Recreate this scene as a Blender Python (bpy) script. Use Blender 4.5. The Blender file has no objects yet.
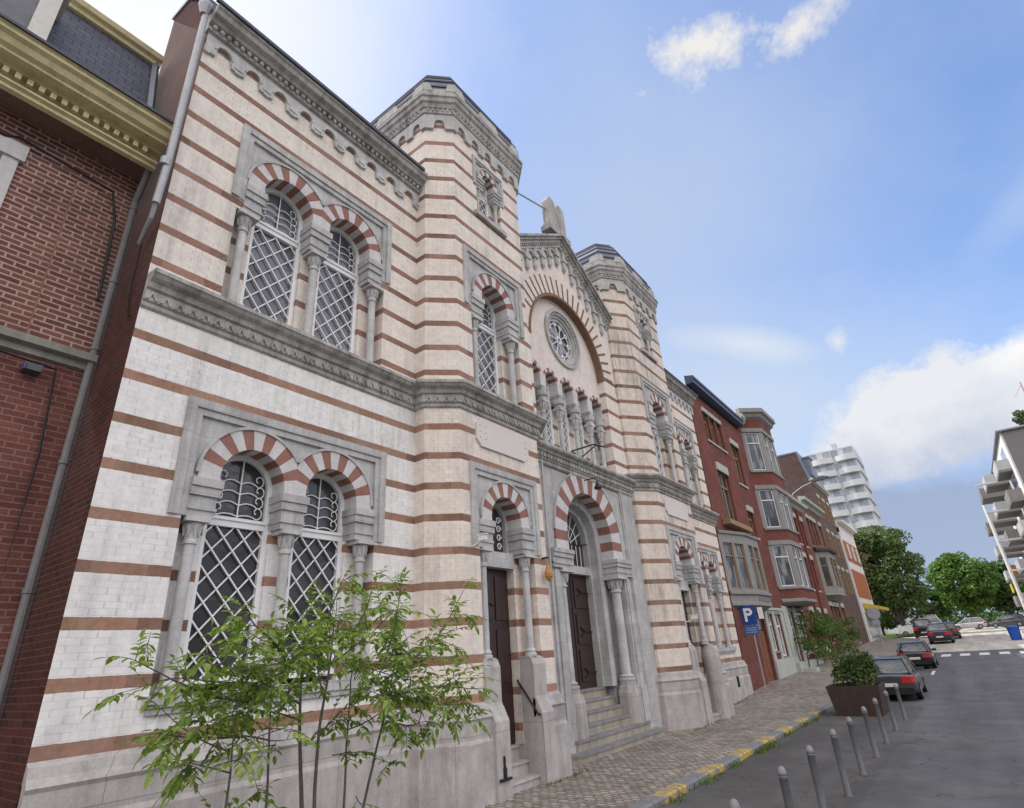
import bpy, bmesh, math, random
from mathutils import Vector, Matrix, noise
R = math.radians
PI = math.pi
scene = bpy.context.scene
COL = scene.collection
random.seed(7)

# ------------------------------------------------------------ helpers
YC = 15.225            # mirror axis of the temple facade


REMAP = [(-50, -50), (15.2, 15.2), (18.17, 18.55), (18.72, 19.3), (21.73, 22.6), (22.28, 23.3), (27.95, 28.1), (200, 200)]
def remap(y):
    for (a, b), (c, d) in zip(REMAP, REMAP[1:]):
        if y <= c: return b + (d - b) * (y - a) / (c - a)
    return y


class MB:
    def __init__(s):
        s.v = []; s.f = []; s.m = []

    def face(s, pts, m=0):
        i = len(s.v); s.v += [tuple(p) for p in pts]
        s.f.append(tuple(range(i, i + len(pts)))); s.m.append(m)

    def box(s, x0, x1, y0, y1, z0, z1, m=0):
        if x0 > x1: x0, x1 = x1, x0
        if y0 > y1: y0, y1 = y1, y0
        i = len(s.v)
        s.v += [(x0, y0, z0), (x1, y0, z0), (x1, y1, z0), (x0, y1, z0), (x0, y0, z1), (x1, y0, z1), (x1, y1, z1), (x0, y1, z1)]
        for f in ((0, 3, 2, 1), (4, 5, 6, 7), (0, 1, 5, 4), (1, 2, 6, 5), (2, 3, 7, 6), (3, 0, 4, 7)):
            s.f.append(tuple(i + k for k in f)); s.m.append(m)

    def prism(s, poly, z0, z1, m=0, top=None):
        """poly = list of (x,y) counter-clockwise, extruded in z"""
        top = top or poly
        n = len(poly)
        for k in range(n):
            a, b = poly[k], poly[(k + 1) % n]; c, d = top[(k + 1) % n], top[k]
            s.face([(a[0], a[1], z0), (b[0], b[1], z0), (c[0], c[1], z1), (d[0], d[1], z1)], m)
        s.face([(p[0], p[1], z1) for p in top], m)
        s.face([(p[0], p[1], z0) for p in reversed(poly)], m)

    def prismx(s, poly, x0, x1, m=0):
        """poly = list of (y,z), extruded in x"""
        n = len(poly)
        for k in range(n):
            a, b = poly[k], poly[(k + 1) % n]
            s.face([(x0, a[0], a[1]), (x1, a[0], a[1]), (x1, b[0], b[1]), (x0, b[0], b[1])], m)
        s.face([(x1, p[0], p[1]) for p in poly], m)
        s.face([(x0, p[0], p[1]) for p in reversed(poly)], m)

    def prismy(s, poly, y0, y1, m=0):
        """poly = list of (x,z), extruded in y"""
        n = len(poly)
        for k in range(n):
            a, b = poly[k], poly[(k + 1) % n]
            s.face([(a[0], y0, a[1]), (a[0], y1, a[1]), (b[0], y1, b[1]), (b[0], y0, b[1])], m)
        s.face([(p[0], y1, p[1]) for p in poly], m)
        s.face([(p[0], y0, p[1]) for p in reversed(poly)], m)

    def lathe(s, cx, cy, prof, n=16, m=0, rot=0.0):
        rings = []
        for (r, z) in prof:
            i = len(s.v)
            s.v += [(cx + r * math.cos(2 * PI * k / n + rot), cy + r * math.sin(2 * PI * k / n + rot), z) for k in range(n)]
            rings.append(i)
        for a, b in zip(rings, rings[1:]):
            for k in range(n):
                k2 = (k + 1) % n
                s.f.append((a + k, a + k2, b + k2, b + k)); s.m.append(m)
        s.f.append(tuple(rings[-1] + k for k in range(n))); s.m.append(m)
        s.f.append(tuple(rings[0] + k for k in reversed(range(n)))); s.m.append(m)

    def tube(s, pts, r, n=6, m=0, r1=None):
        pts = [Vector(p) for p in pts]
        rings = []
        N = len(pts)
        ref = None
        for j, p in enumerate(pts):
            d = (pts[min(j + 1, N - 1)] - pts[max(j - 1, 0)])
            if d.length < 1e-6: d = Vector((0, 0, 1))
            d.normalize()
            if ref is None: ref = Vector((0, 0, 1)) if abs(d.z) < .9 else Vector((1, 0, 0))
            a = d.cross(ref).normalized(); b = d.cross(a).normalized()
            rr = r if r1 is None else r + (r1 - r) * j / max(1, N - 1)
            i = len(s.v)
            for k in range(n):
                t = 2 * PI * k / n
                q = p + a * (rr * math.cos(t)) + b * (rr * math.sin(t)); s.v.append(tuple(q))
            rings.append(i)
        for a, b in zip(rings, rings[1:]):
            for k in range(n):
                k2 = (k + 1) % n
                s.f.append((a + k, b + k, b + k2, a + k2)); s.m.append(m)
        s.f.append(tuple(rings[-1] + k for k in range(n))); s.m.append(m)
        s.f.append(tuple(rings[0] + k for k in reversed(range(n)))); s.m.append(m)

    def profile_path(s, path, prof, m=0, closed=False):
        """path = list of (x,y) walls seen from outside on the left->... ; prof = list of (out,z). outward = right of direction"""
        n = len(path)
        offs = []
        for k in range(n):
            p = Vector(path[k])
            if closed:
                d0 = (p - Vector(path[k - 1])).normalized(); d1 = (Vector(path[(k + 1) % n]) - p).normalized()
            else:
                d0 = (p - Vector(path[k - 1])).normalized() if k > 0 else None
                d1 = (Vector(path[k + 1]) - p).normalized() if k < n - 1 else None
                if d0 is None: d0 = d1
                if d1 is None: d1 = d0
            n0 = Vector((d0.y, -d0.x)); n1 = Vector((d1.y, -d1.x))
            b = (n0 + n1).normalized(); sc = 1 / max(.3, b.dot(n0))
            offs.append(b * sc)
        segs = n if closed else n - 1
        for k in range(segs):
            k2 = (k + 1) % n
            a = Vector(path[k]); b = Vector(path[k2])
            for (o0, z0), (o1, z1) in zip(prof, prof[1:]):
                pa0 = a + offs[k] * o0; pb0 = b + offs[k2] * o0; pa1 = a + offs[k] * o1; pb1 = b + offs[k2] * o1
                s.face([(pa0.x, pa0.y, z0), (pb0.x, pb0.y, z0), (pb1.x, pb1.y, z1), (pa1.x, pa1.y, z1)], m)
        if not closed:
            for k, fl in ((0, 1), (n - 1, 0)):
                a = Vector(path[k]); pts = [(a.x + offs[k].x * o, a.y + offs[k].y * o, z) for o, z in prof]
                if fl: pts.reverse()
                s.face(pts, m)

    def build(s, name, mats, parent=None, mir=False, smooth=False, org=None):
        if not isinstance(mats, (list, tuple)): mats = [mats]
        me = bpy.data.meshes.new(name)
        V = s.v; F = s.f
        if mir:
            V = [(x, remap(2 * YC - y), z) for x, y, z in V]; F = [tuple(reversed(f)) for f in F]
        if org: V = [(x - org[0], y - org[1], z - org[2]) for x, y, z in V]
        me.from_pydata(V, [], F)
        for mt in mats: me.materials.append(mt)
        for p, mi in zip(me.polygons, s.m):
            p.material_index = mi; p.use_smooth = smooth
        me.update()
        o = bpy.data.objects.new(name, me)
        COL.objects.link(o)
        if org: o.location = org
        if parent is not None:
            o.parent = parent
            pm = Matrix.Translation(parent_world(parent))
            if not org or True:
                o.matrix_parent_inverse = pm.inverted()
        return o


WLOC = {}


def parent_world(p):
    return Vector(WLOC.get(p.name, (0, 0, 0)))


def thing(name, label, cat, loc=(0, 0, 0), group=None):
    o = bpy.data.objects.new(name, None)
    o.empty_display_size = .2
    COL.objects.link(o); o.location = loc; WLOC[o.name] = tuple(loc)
    o['label'] = label; o['category'] = cat
    if group: o['group'] = group
    return o


def tag(o, label, cat, group=None, kind=None):
    if label: o['label'] = label
    if cat: o['category'] = cat
    if group: o['group'] = group
    if kind: o['kind'] = kind
    return o


def struct(o):
    o['kind'] = 'structure'; return o


def copy_tree(o, loc, label=None):
    """copies a thing, its parts and their sub-parts; loc moves the root"""
    c = o.copy(); COL.objects.link(c); c.location = loc
    if label: c['label'] = label
    def rec(src, dst):
        for ch in list(src.children):
            d = ch.copy(); COL.objects.link(d); d.parent = dst
            rec(ch, d)
    rec(o, c)
    return c


# ------------------------------------------------------------ materials
def newmat(name):
    m = bpy.data.materials.new(name); m.use_nodes = True
    nt = m.node_tree
    b = nt.nodes['Principled BSDF']
    return m, nt, b


class NB:
    """tiny node builder"""
    def __init__(s, nt): s.nt = nt

    def n(s, t, **kw):
        nd = s.nt.nodes.new(t)
        for k, v in kw.items():
            if k.startswith('i_'):
                nd.inputs[k[2:].replace('_', ' ')].default_value = v
            else: setattr(nd, k, v)
        return nd

    def l(s, a, b): s.nt.links.new(a, b)

    def set(s, sock, v):
        if isinstance(v, bpy.types.NodeSocket): s.nt.links.new(v, sock)
        else: sock.default_value = v

    def math(s, op, a, b=0.0, c=None, clamp=False):
        nd = s.n('ShaderNodeMath', operation=op); nd.use_clamp = clamp
        s.set(nd.inputs[0], a); s.set(nd.inputs[1], b)
        if c is not None: s.set(nd.inputs[2], c)
        return nd.outputs[0]

    def mix(s, fac, a, b, typ='MIX'):
        nd = s.n('ShaderNodeMix', data_type='RGBA', blend_type=typ)
        s.set(nd.inputs[0], fac); s.set(nd.inputs[6], a); s.set(nd.inputs[7], b)
        return nd.outputs[2]

    def sep(s, v):
        nd = s.n('ShaderNodeSeparateXYZ'); s.l(v, nd.inputs[0]); return nd.outputs

    def comb(s, x, y, z):
        nd = s.n('ShaderNodeCombineXYZ')
        for i, v in enumerate((x, y, z)): s.set(nd.inputs[i], v)
        return nd.outputs[0]

    def noise(s, vec, scale, detail=4, rough=.6, dist=0.0):
        nd = s.n('ShaderNodeTexNoise'); nd.inputs['Scale'].default_value = scale
        nd.inputs['Detail'].default_value = detail; nd.inputs['Roughness'].default_value = rough
        nd.inputs['Distortion'].default_value = dist
        if vec is not None: s.l(vec, nd.inputs['Vector'])
        return nd.outputs['Fac']

    def ramp(s, fac, lo, hi, a=0.0, b=1.0):
        nd = s.n('ShaderNodeMapRange'); nd.clamp = True
        s.set(nd.inputs[0], fac); nd.inputs[1].default_value = lo; nd.inputs[2].default_value = hi
        nd.inputs[3].default_value = a; nd.inputs[4].default_value = b
        return nd.outputs[0]

    def bump(s, h, strength, dist=.01):
        nd = s.n('ShaderNodeBump'); nd.inputs['Strength'].default_value = strength
        nd.inputs['Distance'].default_value = dist; s.l(h, nd.inputs['Height'])
        return nd.outputs[0]


def col(c): return (c[0], c[1], c[2], 1)


def dull(name, c, rough=.8, var=.25, scale=3.0, streak=0.0, metal=0.0, bump=0.0, spec=.3, dirt=None, dscale=1.2):
    m, nt, b = newmat(name); k = NB(nt)
    tc = k.n('ShaderNodeTexCoord').outputs['Object']
    n1 = k.noise(tc, scale, 5, .65)
    n2 = k.noise(tc, scale * 6, 4, .6)
    f = k.math('ADD', k.math('MULTIPLY', n1, .6), k.math('MULTIPLY', n2, .4))
    f = k.ramp(f, .3, .7, 1 - var, 1 + var * .6)
    cc = k.mix(1.0, col(c), k.comb(f, f, f), 'MULTIPLY')
    if streak > 0:
        x, y, z = k.sep(tc)
        v = k.comb(k.math('MULTIPLY', x, 5.0), k.math('MULTIPLY', y, 5.0), k.math('MULTIPLY', z, .45))
        s1 = k.ramp(k.noise(v, 1.0, 4, .7), .42, .72)
        d = dirt or (c[0] * .35, c[1] * .35, c[2] * .35)
        cc = k.mix(k.math('MULTIPLY', s1, streak), cc, col(d))
    if dirt is not None and streak == 0:
        s2 = k.ramp(k.noise(tc, dscale, 6, .7), .45, .7)
        cc = k.mix(s2, cc, col(dirt))
    k.l(cc, b.inputs['Base Color'])
    b.inputs['Roughness'].default_value = rough; b.inputs['Metallic'].default_value = metal
    b.inputs['Specular IOR Level'].default_value = spec
    if bump > 0: k.l(k.bump(n2, bump, .01), b.inputs['Normal'])
    return m


def uv_wall(k):
    tc = k.n('ShaderNodeTexCoord').outputs['Object']
    x, y, z = k.sep(tc)
    return tc, k.math('ADD', x, y), z


def brick_mat(name, c1, c2, mortar, bw=.22, bh=.075, mo=.012, rough=.9, var=.3, bmp=.6, dirt=None, dirtf=.4):
    m, nt, b = newmat(name); k = NB(nt)
    tc, u, z = uv_wall(k)
    br = k.n('ShaderNodeTexBrick')
    br.inputs['Scale'].default_value = 1.0
    br.inputs['Brick Width'].default_value = bw; br.inputs['Row Height'].default_value = bh
    br.inputs['Mortar Size'].default_value = mo; br.inputs['Mortar Smooth'].default_value = .3
    br.inputs['Bias'].default_value = 0.0
    br.inputs['Color1'].default_value = col(c1); br.inputs['Color2'].default_value = col(c2); br.inputs['Mortar'].default_value = col(mortar)
    nz = k.noise(tc, 9, 3, .5)
    wob = k.math('MULTIPLY', k.math('SUBTRACT', nz, .5), .012)
    k.l(k.comb(k.math('ADD', u, wob), k.math('ADD', z, wob), 0.0), br.inputs['Vector'])
    n1 = k.ramp(k.noise(tc, .9, 5, .65), .3, .7, 1 - var, 1 + var * .5)
    n2 = k.ramp(k.noise(tc, 22, 3, .6), .25, .75, .8, 1.15)
    f = k.math('MULTIPLY', n1, n2)
    cc = k.mix(1.0, br.outputs['Color'], k.comb(f, f, f), 'MULTIPLY')
    if dirt:
        s = k.ramp(k.noise(tc, .6, 6, .7), .48, .75, 0, dirtf)
        cc = k.mix(s, cc, col(dirt))
    k.l(cc, b.inputs['Base Color']); b.inputs['Roughness'].default_value = rough
    b.inputs['Specular IOR Level'].default_value = .2
    k.l(k.bump(k.math('SUBTRACT', 1.0, br.outputs['Fac']), bmp, .006), b.inputs['Normal'])
    return m


def banded_mat(name, pale, pale2, brown, weather=.25, plain=False, grime=.5, mort=.70):
    """temple brickwork: three pale courses and one brown course, repeated up the wall"""
    m, nt, b = newmat(name); k = NB(nt)
    tc, u, z = uv_wall(k)
    lowt = k.math('DIVIDE', k.math('SUBTRACT', z, 1.71), .672)
    upt = k.math('DIVIDE', k.math('SUBTRACT', z, 9.085), .66)
    sel = k.math('GREATER_THAN', z, 8.0)
    t = k.math('ADD', k.math('MULTIPLY', lowt, k.math('SUBTRACT', 1.0, sel)), k.math('MULTIPLY', upt, sel))
    t = k.math('ADD', t, k.math('MULTIPLY', k.math('SUBTRACT', k.noise(tc, 9, 5, .7), .5), .035))
    fr = k.math('FRACT', t)
    band = k.math('LESS_THAN', fr, .225)
    br = k.n('ShaderNodeTexBrick'); br.inputs['Scale'].default_value = 1.0
    br.inputs['Brick Width'].default_value = 1.0; br.inputs['Row Height'].default_value = 1.0
    br.inputs['Mortar Size'].default_value = .045; br.inputs['Mortar Smooth'].default_value = .5
    br.inputs['Color1'].default_value = col(pale); br.inputs['Color2'].default_value = col(pale2)
    br.inputs['Mortar'].default_value = col([q * mort for q in pale])
    vv = k.math('MULTIPLY', t, 8.0)
    vv = k.math('ADD', vv, k.math('MULTIPLY', k.math('SUBTRACT', k.noise(tc, 3, 4, .6), .5), .5))
    k.l(k.comb(k.math('DIVIDE', u, .30), vv, 0.0), br.inputs['Vector'])
    pn = k.ramp(k.noise(tc, 5, 5, .7), .3, .7, .86, 1.08)
    vis = k.ramp(k.noise(tc, 1.6, 5, .7), .36, .62)
    brc = k.mix(vis, col([(a + b) / 2 for a, b in zip(pale, pale2)]), br.outputs['Color'])
    pale_c = k.mix(1.0, brc, k.comb(pn, pn, k.math('MULTIPLY', pn, .99)), 'MULTIPLY')
    # brown course, block to block variation
    blk = k.n('ShaderNodeTexWhiteNoise', noise_dimensions='2D')
    k.l(k.comb(k.math('FLOOR', k.math('DIVIDE', u, .66)), k.math('FLOOR', t), 0.0), blk.inputs['Vector'])
    bv = k.ramp(blk.outputs['Value'], 0, 1, .68, 1.25)
    bn = k.math('MULTIPLY', bv, k.ramp(k.noise(tc, 12, 5, .7), .3, .7, .78, 1.2))
    brown_c = k.mix(1.0, col(brown), k.comb(bn, bn, k.math('MULTIPLY', bn, 1.02)), 'MULTIPLY')
    greyb = k.ramp(k.noise(tc, 1.3, 6, .7), .48, .70, 0, .6)
    brown_c = k.mix(greyb, brown_c, (.36, .255, .19, 1))
    cc = pale_c if plain else k.mix(band, pale_c, brown_c)
    # soot streaks running down
    x, y, zz = k.sep(tc)
    v = k.comb(k.math('MULTIPLY', x, 3.5), k.math('MULTIPLY', y, 3.5), k.math('MULTIPLY', zz, .35))
    st = k.ramp(k.noise(v, 1.0, 6, .78), .46, .72)
    big = k.ramp(k.noise(tc, .35, 4, .65), .38, .60)
    cc = k.mix(k.math('MULTIPLY', k.math('MULTIPLY', st, big), grime), cc, (.16, .145, .13, 1))
    w2 = k.ramp(k.noise(tc, .7, 6, .65), .45, .75, 0, weather)
    cc = k.mix(w2, cc, (.36, .31, .26, 1))
    k.l(cc, b.inputs['Base Color']); b.inputs['Roughness'].default_value = .88; b.inputs['Specular IOR Level'].default_value = .2
    h = k.math('SUBTRACT', 1.0, br.outputs['Fac'])
    h = k.math('ADD', h, k.math('MULTIPLY', k.noise(tc, 30, 3, .6), .5))
    k.l(k.bump(h, .35, .006), b.inputs['Normal'])
    return m


def stone_mat(name, c, jw=.7, jh=.45, joint=.55, dirt=.35, dirtc=(.07, .068, .06)):
    m, nt, b = newmat(name); k = NB(nt)
    tc, u, z = uv_wall(k)
    br = k.n('ShaderNodeTexBrick'); br.inputs['Scale'].default_value = 1.0
    br.inputs['Brick Width'].default_value = jw; br.inputs['Row Height'].default_value = jh
    br.inputs['Mortar Size'].default_value = .006; br.inputs['Mortar Smooth'].default_value = .1
    br.inputs['Color1'].default_value = col(c); br.inputs['Color2'].default_value = col([q * .86 for q in c])
    br.inputs['Mortar'].default_value = col([q * joint for q in c])
    k.l(k.comb(u, z, 0.0), br.inputs['Vector'])
    f = k.math('MULTIPLY', k.ramp(k.noise(tc, 2.2, 6, .7), .3, .7, .76, 1.16), k.ramp(k.noise(tc, 30, 3, .6), .3, .7, .9, 1.08))
    cc = k.mix(1.0, br.outputs['Color'], k.comb(f, f, f), 'MULTIPLY')
    x, y, zz = k.sep(tc)
    v = k.comb(k.math('MULTIPLY', x, 4.0), k.math('MULTIPLY', y, 4.0), k.math('MULTIPLY', zz, .5))
    st = k.ramp(k.noise(v, 1.0, 6, .75), .45, .75, 0, dirt)
    cc = k.mix(st, cc, col(dirtc))
    k.l(cc, b.inputs['Base Color']); b.inputs['Roughness'].default_value = .75; b.inputs['Specular IOR Level'].default_value = .3
    k.l(k.bump(k.math('ADD', k.noise(tc, 25, 4, .6), k.math('MULTIPLY', br.outputs['Fac'], -1.0)), .25, .006), b.inputs['Normal'])
    return m


def glass_mat(name, c=(.035, .04, .05), rough=.06, spec=.5, curtain=0.0):
    m, nt, b = newmat(name); k = NB(nt)
    tc = k.n('ShaderNodeTexCoord').outputs['Object']
    f = k.ramp(k.noise(tc, 1.3, 3, .5), .35, .65, .6, 1.5)
    cc = k.mix(1.0, col(c), k.comb(f, f, f), 'MULTIPLY')
    if curtain > 0:
        x, y, z = k.sep(tc)
        w = k.ramp(k.noise(k.comb(x, k.math('MULTIPLY', y, 3.0), k.math('MULTIPLY', z, .3)), 2.0, 2, .5), .5, .55, 0, curtain)
        cc = k.mix(w, cc, (.55, .56, .58, 1))
    k.l(cc, b.inputs['Base Color']); b.inputs['Roughness'].default_value = rough
    b.inputs['Specular IOR Level'].default_value = spec
    k.l(k.bump(k.noise(tc, 3.5, 3, .6), .35, .03), b.inputs['Normal'])
    return m


def leaf_mat(name, c1, c2, trans=.25, scale=3.0):
    m, nt, b = newmat(name); k = NB(nt)
    tc = k.n('ShaderNodeTexCoord').outputs['Object']
    rnd = k.n('ShaderNodeNewGeometry').outputs['Random Per Island']
    f = k.math('ADD', k.math('MULTIPLY', k.noise(tc, scale, 3, .6), .7), k.math('MULTIPLY', rnd, .45))
    cc = k.mix(k.ramp(f, .3, .8), col(c1), col(c2))
    k.l(cc, b.inputs['Base Color']); b.inputs['Roughness'].default_value = .55
    b.inputs['Specular IOR Level'].default_value = .35
    tr = k.n('ShaderNodeBsdfTranslucent'); k.l(k.mix(1.0, cc, (1.3, 1.5, .6, 1), 'MULTIPLY'), tr.inputs['Color'])
    mx = k.n('ShaderNodeMixShader'); mx.inputs[0].default_value = trans
    k.l(b.outputs[0], mx.inputs[1]); k.l(tr.outputs[0], mx.inputs[2])
    k.l(mx.outputs[0], nt.nodes['Material Output'].inputs['Surface'])
    return m


def wood_mat(name, c, plank=.12):
    m, nt, b = newmat(name); k = NB(nt)
    tc, u, z = uv_wall(k)
    t = k.math('FRACT', k.math('DIVIDE', u, plank))
    gap = k.math('LESS_THAN', t, .08)
    g = k.ramp(k.noise(k.comb(k.math('MULTIPLY', u, 30.0), k.math('MULTIPLY', z, 2.0), 0.0), 1.0, 5, .6), .3, .7, .7, 1.3)
    cc = k.mix(1.0, col(c), k.comb(g, g, g), 'MULTIPLY')
    cc = k.mix(gap, cc, (.01, .008, .008, 1))
    k.l(cc, b.inputs['Base Color']); b.inputs['Roughness'].default_value = .5
    k.l(k.bump(k.math('SUBTRACT', 1.0, gap), .5, .01), b.inputs['Normal'])
    return m


M = {}
BROWN = (.31, .175, .12)
M['white_band'] = banded_mat('white_banded_brick', (.83, .81, .79), (.79, .77, .75), BROWN, .08, grime=.42, mort=.72)
M['cream_band'] = banded_mat('cream_banded_brick', (.80, .715, .645), (.73, .645, .57), BROWN, .12, grime=.5)
M['cream_up'] = banded_mat('upper_banded_brick', (.80, .73, .67), (.74, .665, .60), (.28, .155, .115), .12, grime=.5)
M['cream_dirty'] = banded_mat('soiled_banded_brick', (.75, .67, .60), (.67, .585, .515), (.25, .15, .105), .22, grime=1.0)
M['cream_plain'] = banded_mat('plain_cream_brick', (.74, .66, .61), (.72, .64, .58), BROWN, .10, plain=True, grime=.25, mort=.9)
M['grey'] = stone_mat('grey_limestone', (.51, .50, .49), dirt=.38, joint=.72)
M['grey_light'] = stone_mat('pale_limestone', (.57, .56, .55), dirt=.3, joint=.85)
M['grey_dark'] = stone_mat('weathered_limestone', (.47, .45, .425), dirt=.9, joint=.7)
M['grey_base'] = stone_mat('plinth_limestone', (.46, .43, .41), 1.3, 1.2, .6, .5, (.13, .12, .11))
M['stone_red'] = dull('red_sandstone', (.29, .145, .115), .85, .3, 6)
M['stone_white'] = dull('white_sandstone', (.60, .585, .575), .85, .2, 5, streak=.2)
M['ray_brown'] = dull('brown_brick_ray', (.22, .13, .085), .85, .3, 6)
M['win_white'] = dull('white_window_paint', (.78, .78, .78), .45, .06, 6)
M['iron_white'] = dull('white_iron', (.82, .82, .82), .5, .08, 9)
M['glass'] = glass_mat('dark_window_glass', (.05, .047, .046), .10)
M['glass_up'] = glass_mat('bluish_window_glass', (.12, .125, .15), .12)
M['door'] = wood_mat('dark_red_door_wood', (.035, .014, .012))
M['iron'] = dull('black_iron', (.02, .02, .022), .5, .2, 9)
M['zinc'] = dull('zinc_sheet', (.17, .19, .24), .5, .3, 2.0, metal=.2)
M['zinc_dark'] = dull('dark_zinc', (.07, .075, .10), .5, .3, 3.0, metal=.2)
M['slate'] = dull('slate', (.06, .065, .085), .6, .3, 4)
M['plaque'] = dull('pale_marble', (.66, .60, .57), .6, .06, 3)
M['pipe_grey'] = dull('galvanised_pipe', (.36, .37, .39), .5, .2, 3, metal=.3)
M['brass'] = dull('orange_brass', (.45, .22, .06), .5, .3, 9)
M['plastic_white'] = dull('white_plastic', (.75, .75, .74), .5, .05, 5)
M['inside'] = dull('dark_interior', (.02, .02, .022), .9, .1, 3)
# ------------------------------------------------------------ the temple
XW, XF, XG = -8.6, -7.75, -8.4
temple = thing('synagogue', 'cream and brown striped brick synagogue with two towers and horseshoe arches', 'synagogue', (XW, YC, .1))


def arc_pts(cy, cz, r, a0, a1, n):
    return [(cy + r * math.cos(a0 + (a1 - a0) * k / n), cz + r * math.sin(a0 + (a1 - a0) * k / n)) for k in range(n + 1)]


def ring(mb, cy, cz, r0, r1, x0, x1, n=24, m=0, a0=0.0, a1=PI):
    """solid half-ring between radii r0<r1 from x0 (back) to x1 (front)"""
    A = arc_pts(cy, cz, r0, a0, a1, n); B = arc_pts(cy, cz, r1, a0, a1, n)
    for k in range(n):
        a, a2, b, b2 = A[k], A[k + 1], B[k], B[k + 1]
        mb.face([(x1, *a), (x1, *b), (x1, *b2), (x1, *a2)], m)
        mb.face([(x0, *a), (x1, *a), (x1, *a2), (x0, *a2)], m)
        mb.face([(x1, *b), (x0, *b), (x0, *b2), (x1, *b2)], m)
    for (a, b) in ((A[0], B[0]), (A[-1], B[-1])):
        mb.face([(x0, *a), (x0, *b), (x1, *b), (x1, *a)], m)


def wallx(mb, X0, y0, y1, z0, z1, holes, m=0):
    ys = sorted({y0, y1, *[q for h in holes for q in h[:2] if y0 < q < y1]})
    zs = sorted({z0, z1, *[q for h in holes for q in h[2:] if z0 < q < z1]})
    for a, b in zip(ys, ys[1:]):
        for c, d in zip(zs, zs[1:]):
            my, mz = (a + b) / 2, (c + d) / 2
            if any(h[0] < my < h[1] and h[2] < mz < h[3] for h in holes): continue
            mb.face([(X0, a, c), (X0, b, c), (X0, b, d), (X0, a, d)], m)


def column(mb, x, y, zb, zt, r, cap=.34, base=.16, wide=2.1, m=0):
    """shaft with a ringed base and a flaring leaf capital under a square abacus"""
    prof = [(r * 1.65, zb), (r * 1.65, zb + base * .35), (r * 1.25, zb + base * .45), (r * 1.45, zb + base * .7), (r * 1.05, zb + base), (r, zb + base * 1.1),
            (r * .93, zt - cap - .05), (r * 1.2, zt - cap - .04), (r * 1.2, zt - cap), (r * 1.0, zt - cap + .02), (r * 1.15, zt - cap * .6), (r * 1.7, zt - cap * .28), (r * 1.55, zt - cap * .22)]
    mb.lathe(x, y, prof, 14, m)
    w = r * wide
    for k in range(8):                     # leaves of the capital
        t = PI / 4 * k
        mb.lathe(x + r * 1.28 * math.cos(t), y + r * 1.28 * math.sin(t), [(r * .12, zt - cap * .8), (r * .42, zt - cap * .42), (r * .3, zt - cap * .22)], 5, m)
    mb.box(x - w, x + w, y - w, y + w, zt - cap * .22, zt, m)


def arched_window(parent, X0, cy, r, zs, zb, zt, mir, glass, cellw=.335, cellh=.39, wood=True):
    """white arched frame with a transom, diagonal lattice below and iron scrolls above"""
    fr = MB(); fw = .075
    zt2 = zt + .11
    ring(fr, cy, zs, r - fw, r + .03, X0 - .05, X0 + .05, 20)
    for sgn in (-1, 1):
        ya, yb = cy + sgn * (r + .03), cy + sgn * (r - fw)
        fr.box(X0 - .05, X0 + .05, ya, yb, zb, zs)
    fr.box(X0 - .05, X0 + .06, cy - r + fw, cy + r - fw, zt - .02, zt2)
    fr.box(X0 - .05, X0 + .085, cy - r + fw - .02, cy + r - fw + .02, zt2 - .03, zt2 + .02)
    fr.box(X0 - .05, X0 + .05, cy - r + fw, cy + r - fw, zb, zb + .08)
    win = fr.build('window', M['win_white'], parent, mir)
    la = MB(); bw = .0105
    y0, y1, z0, z1 = cy - r + fw, cy + r - fw, zb + .08, zt - .02
    sl = cellh / cellw
    for sg in (-1, 1):
        c = z0 - (y1 - y0) * sl
        while c < z1 + (y1 - y0) * sl:
            # line z = c + sl*(y-y0) (mirrored when sg<0)
            t0 = max(0, (z0 - c) / sl); t1 = min(y1 - y0, (z1 - c) / sl)
            if t1 - t0 > .03:
                pa = (t0, c + sl * t0); pb = (t1, c + sl * t1)
                if sg < 0: pa = (y1 - y0 - pa[0], pa[1]); pb = (y1 - y0 - pb[0], pb[1])
                dx, dz = pb[0] - pa[0], pb[1] - pa[1]; L = math.hypot(dx, dz); nx, nz = -dz / L * bw, dx / L * bw
                q = [(y0 + pa[0] + nx, pa[1] + nz), (y0 + pa[0] - nx, pa[1] - nz), (y0 + pb[0] - nx, pb[1] - nz), (y0 + pb[0] + nx, pb[1] + nz)]
                xo = X0 + (.012 if sg > 0 else .030)
                la.prismx(q, xo - .012, xo + .010)
            c += cellh
    la.build('lattice', M['iron_white'], win, mir)
    sc = MB()
    rr = r - fw; zc = zs
    sc.tube([(X0 + .02, cy, zt2), (X0 + .02, cy, zs + rr)], .013, 5)
    H = zs + rr - zt2
    for sg in (-1, 1):
        for j in range(4):
            zz = zt2 + .06 + j * (H * .72) / 4
            wy = math.sqrt(max(.02, rr * rr - max(0, zz + .1 - zs) ** 2))
            R0 = (.115 if wy > .3 else .085) * min(1, rr / .46)
            ex = wy - R0 - .015
            pts = [(X0 + .02, cy, zz)]
            for t in range(1, 5): pts.append((X0 + .02, cy + sg * ex * t / 5, zz + .05 * math.sin(PI * t / 5) * (1 if j else .6)))
            for t in range(0, 13):
                a = -PI / 2 + t * PI / 6.5; q = R0 * (1 - t / 17)
                pts.append((X0 + .02, cy + sg * (ex + q * math.cos(a) * .9), zz + R0 * .9 + q * math.sin(a)))
            sc.tube(pts, .010, 5)
    sc.build('fanlight_scrollwork', M['iron_white'], win, mir)
    g = MB()
    pl = [(cy - r + .02, zb + .02), (cy + r - .02, zb + .02)] + arc_pts(cy, zs, r - .02, 0, PI, 16)
    g.face([(X0 - .02, a, b) for a, b in pl])
    g.face([(X0 - .06, a, b) for a, b in reversed(pl)])
    g.build('pane', glass, win, mir)
    return win


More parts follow.
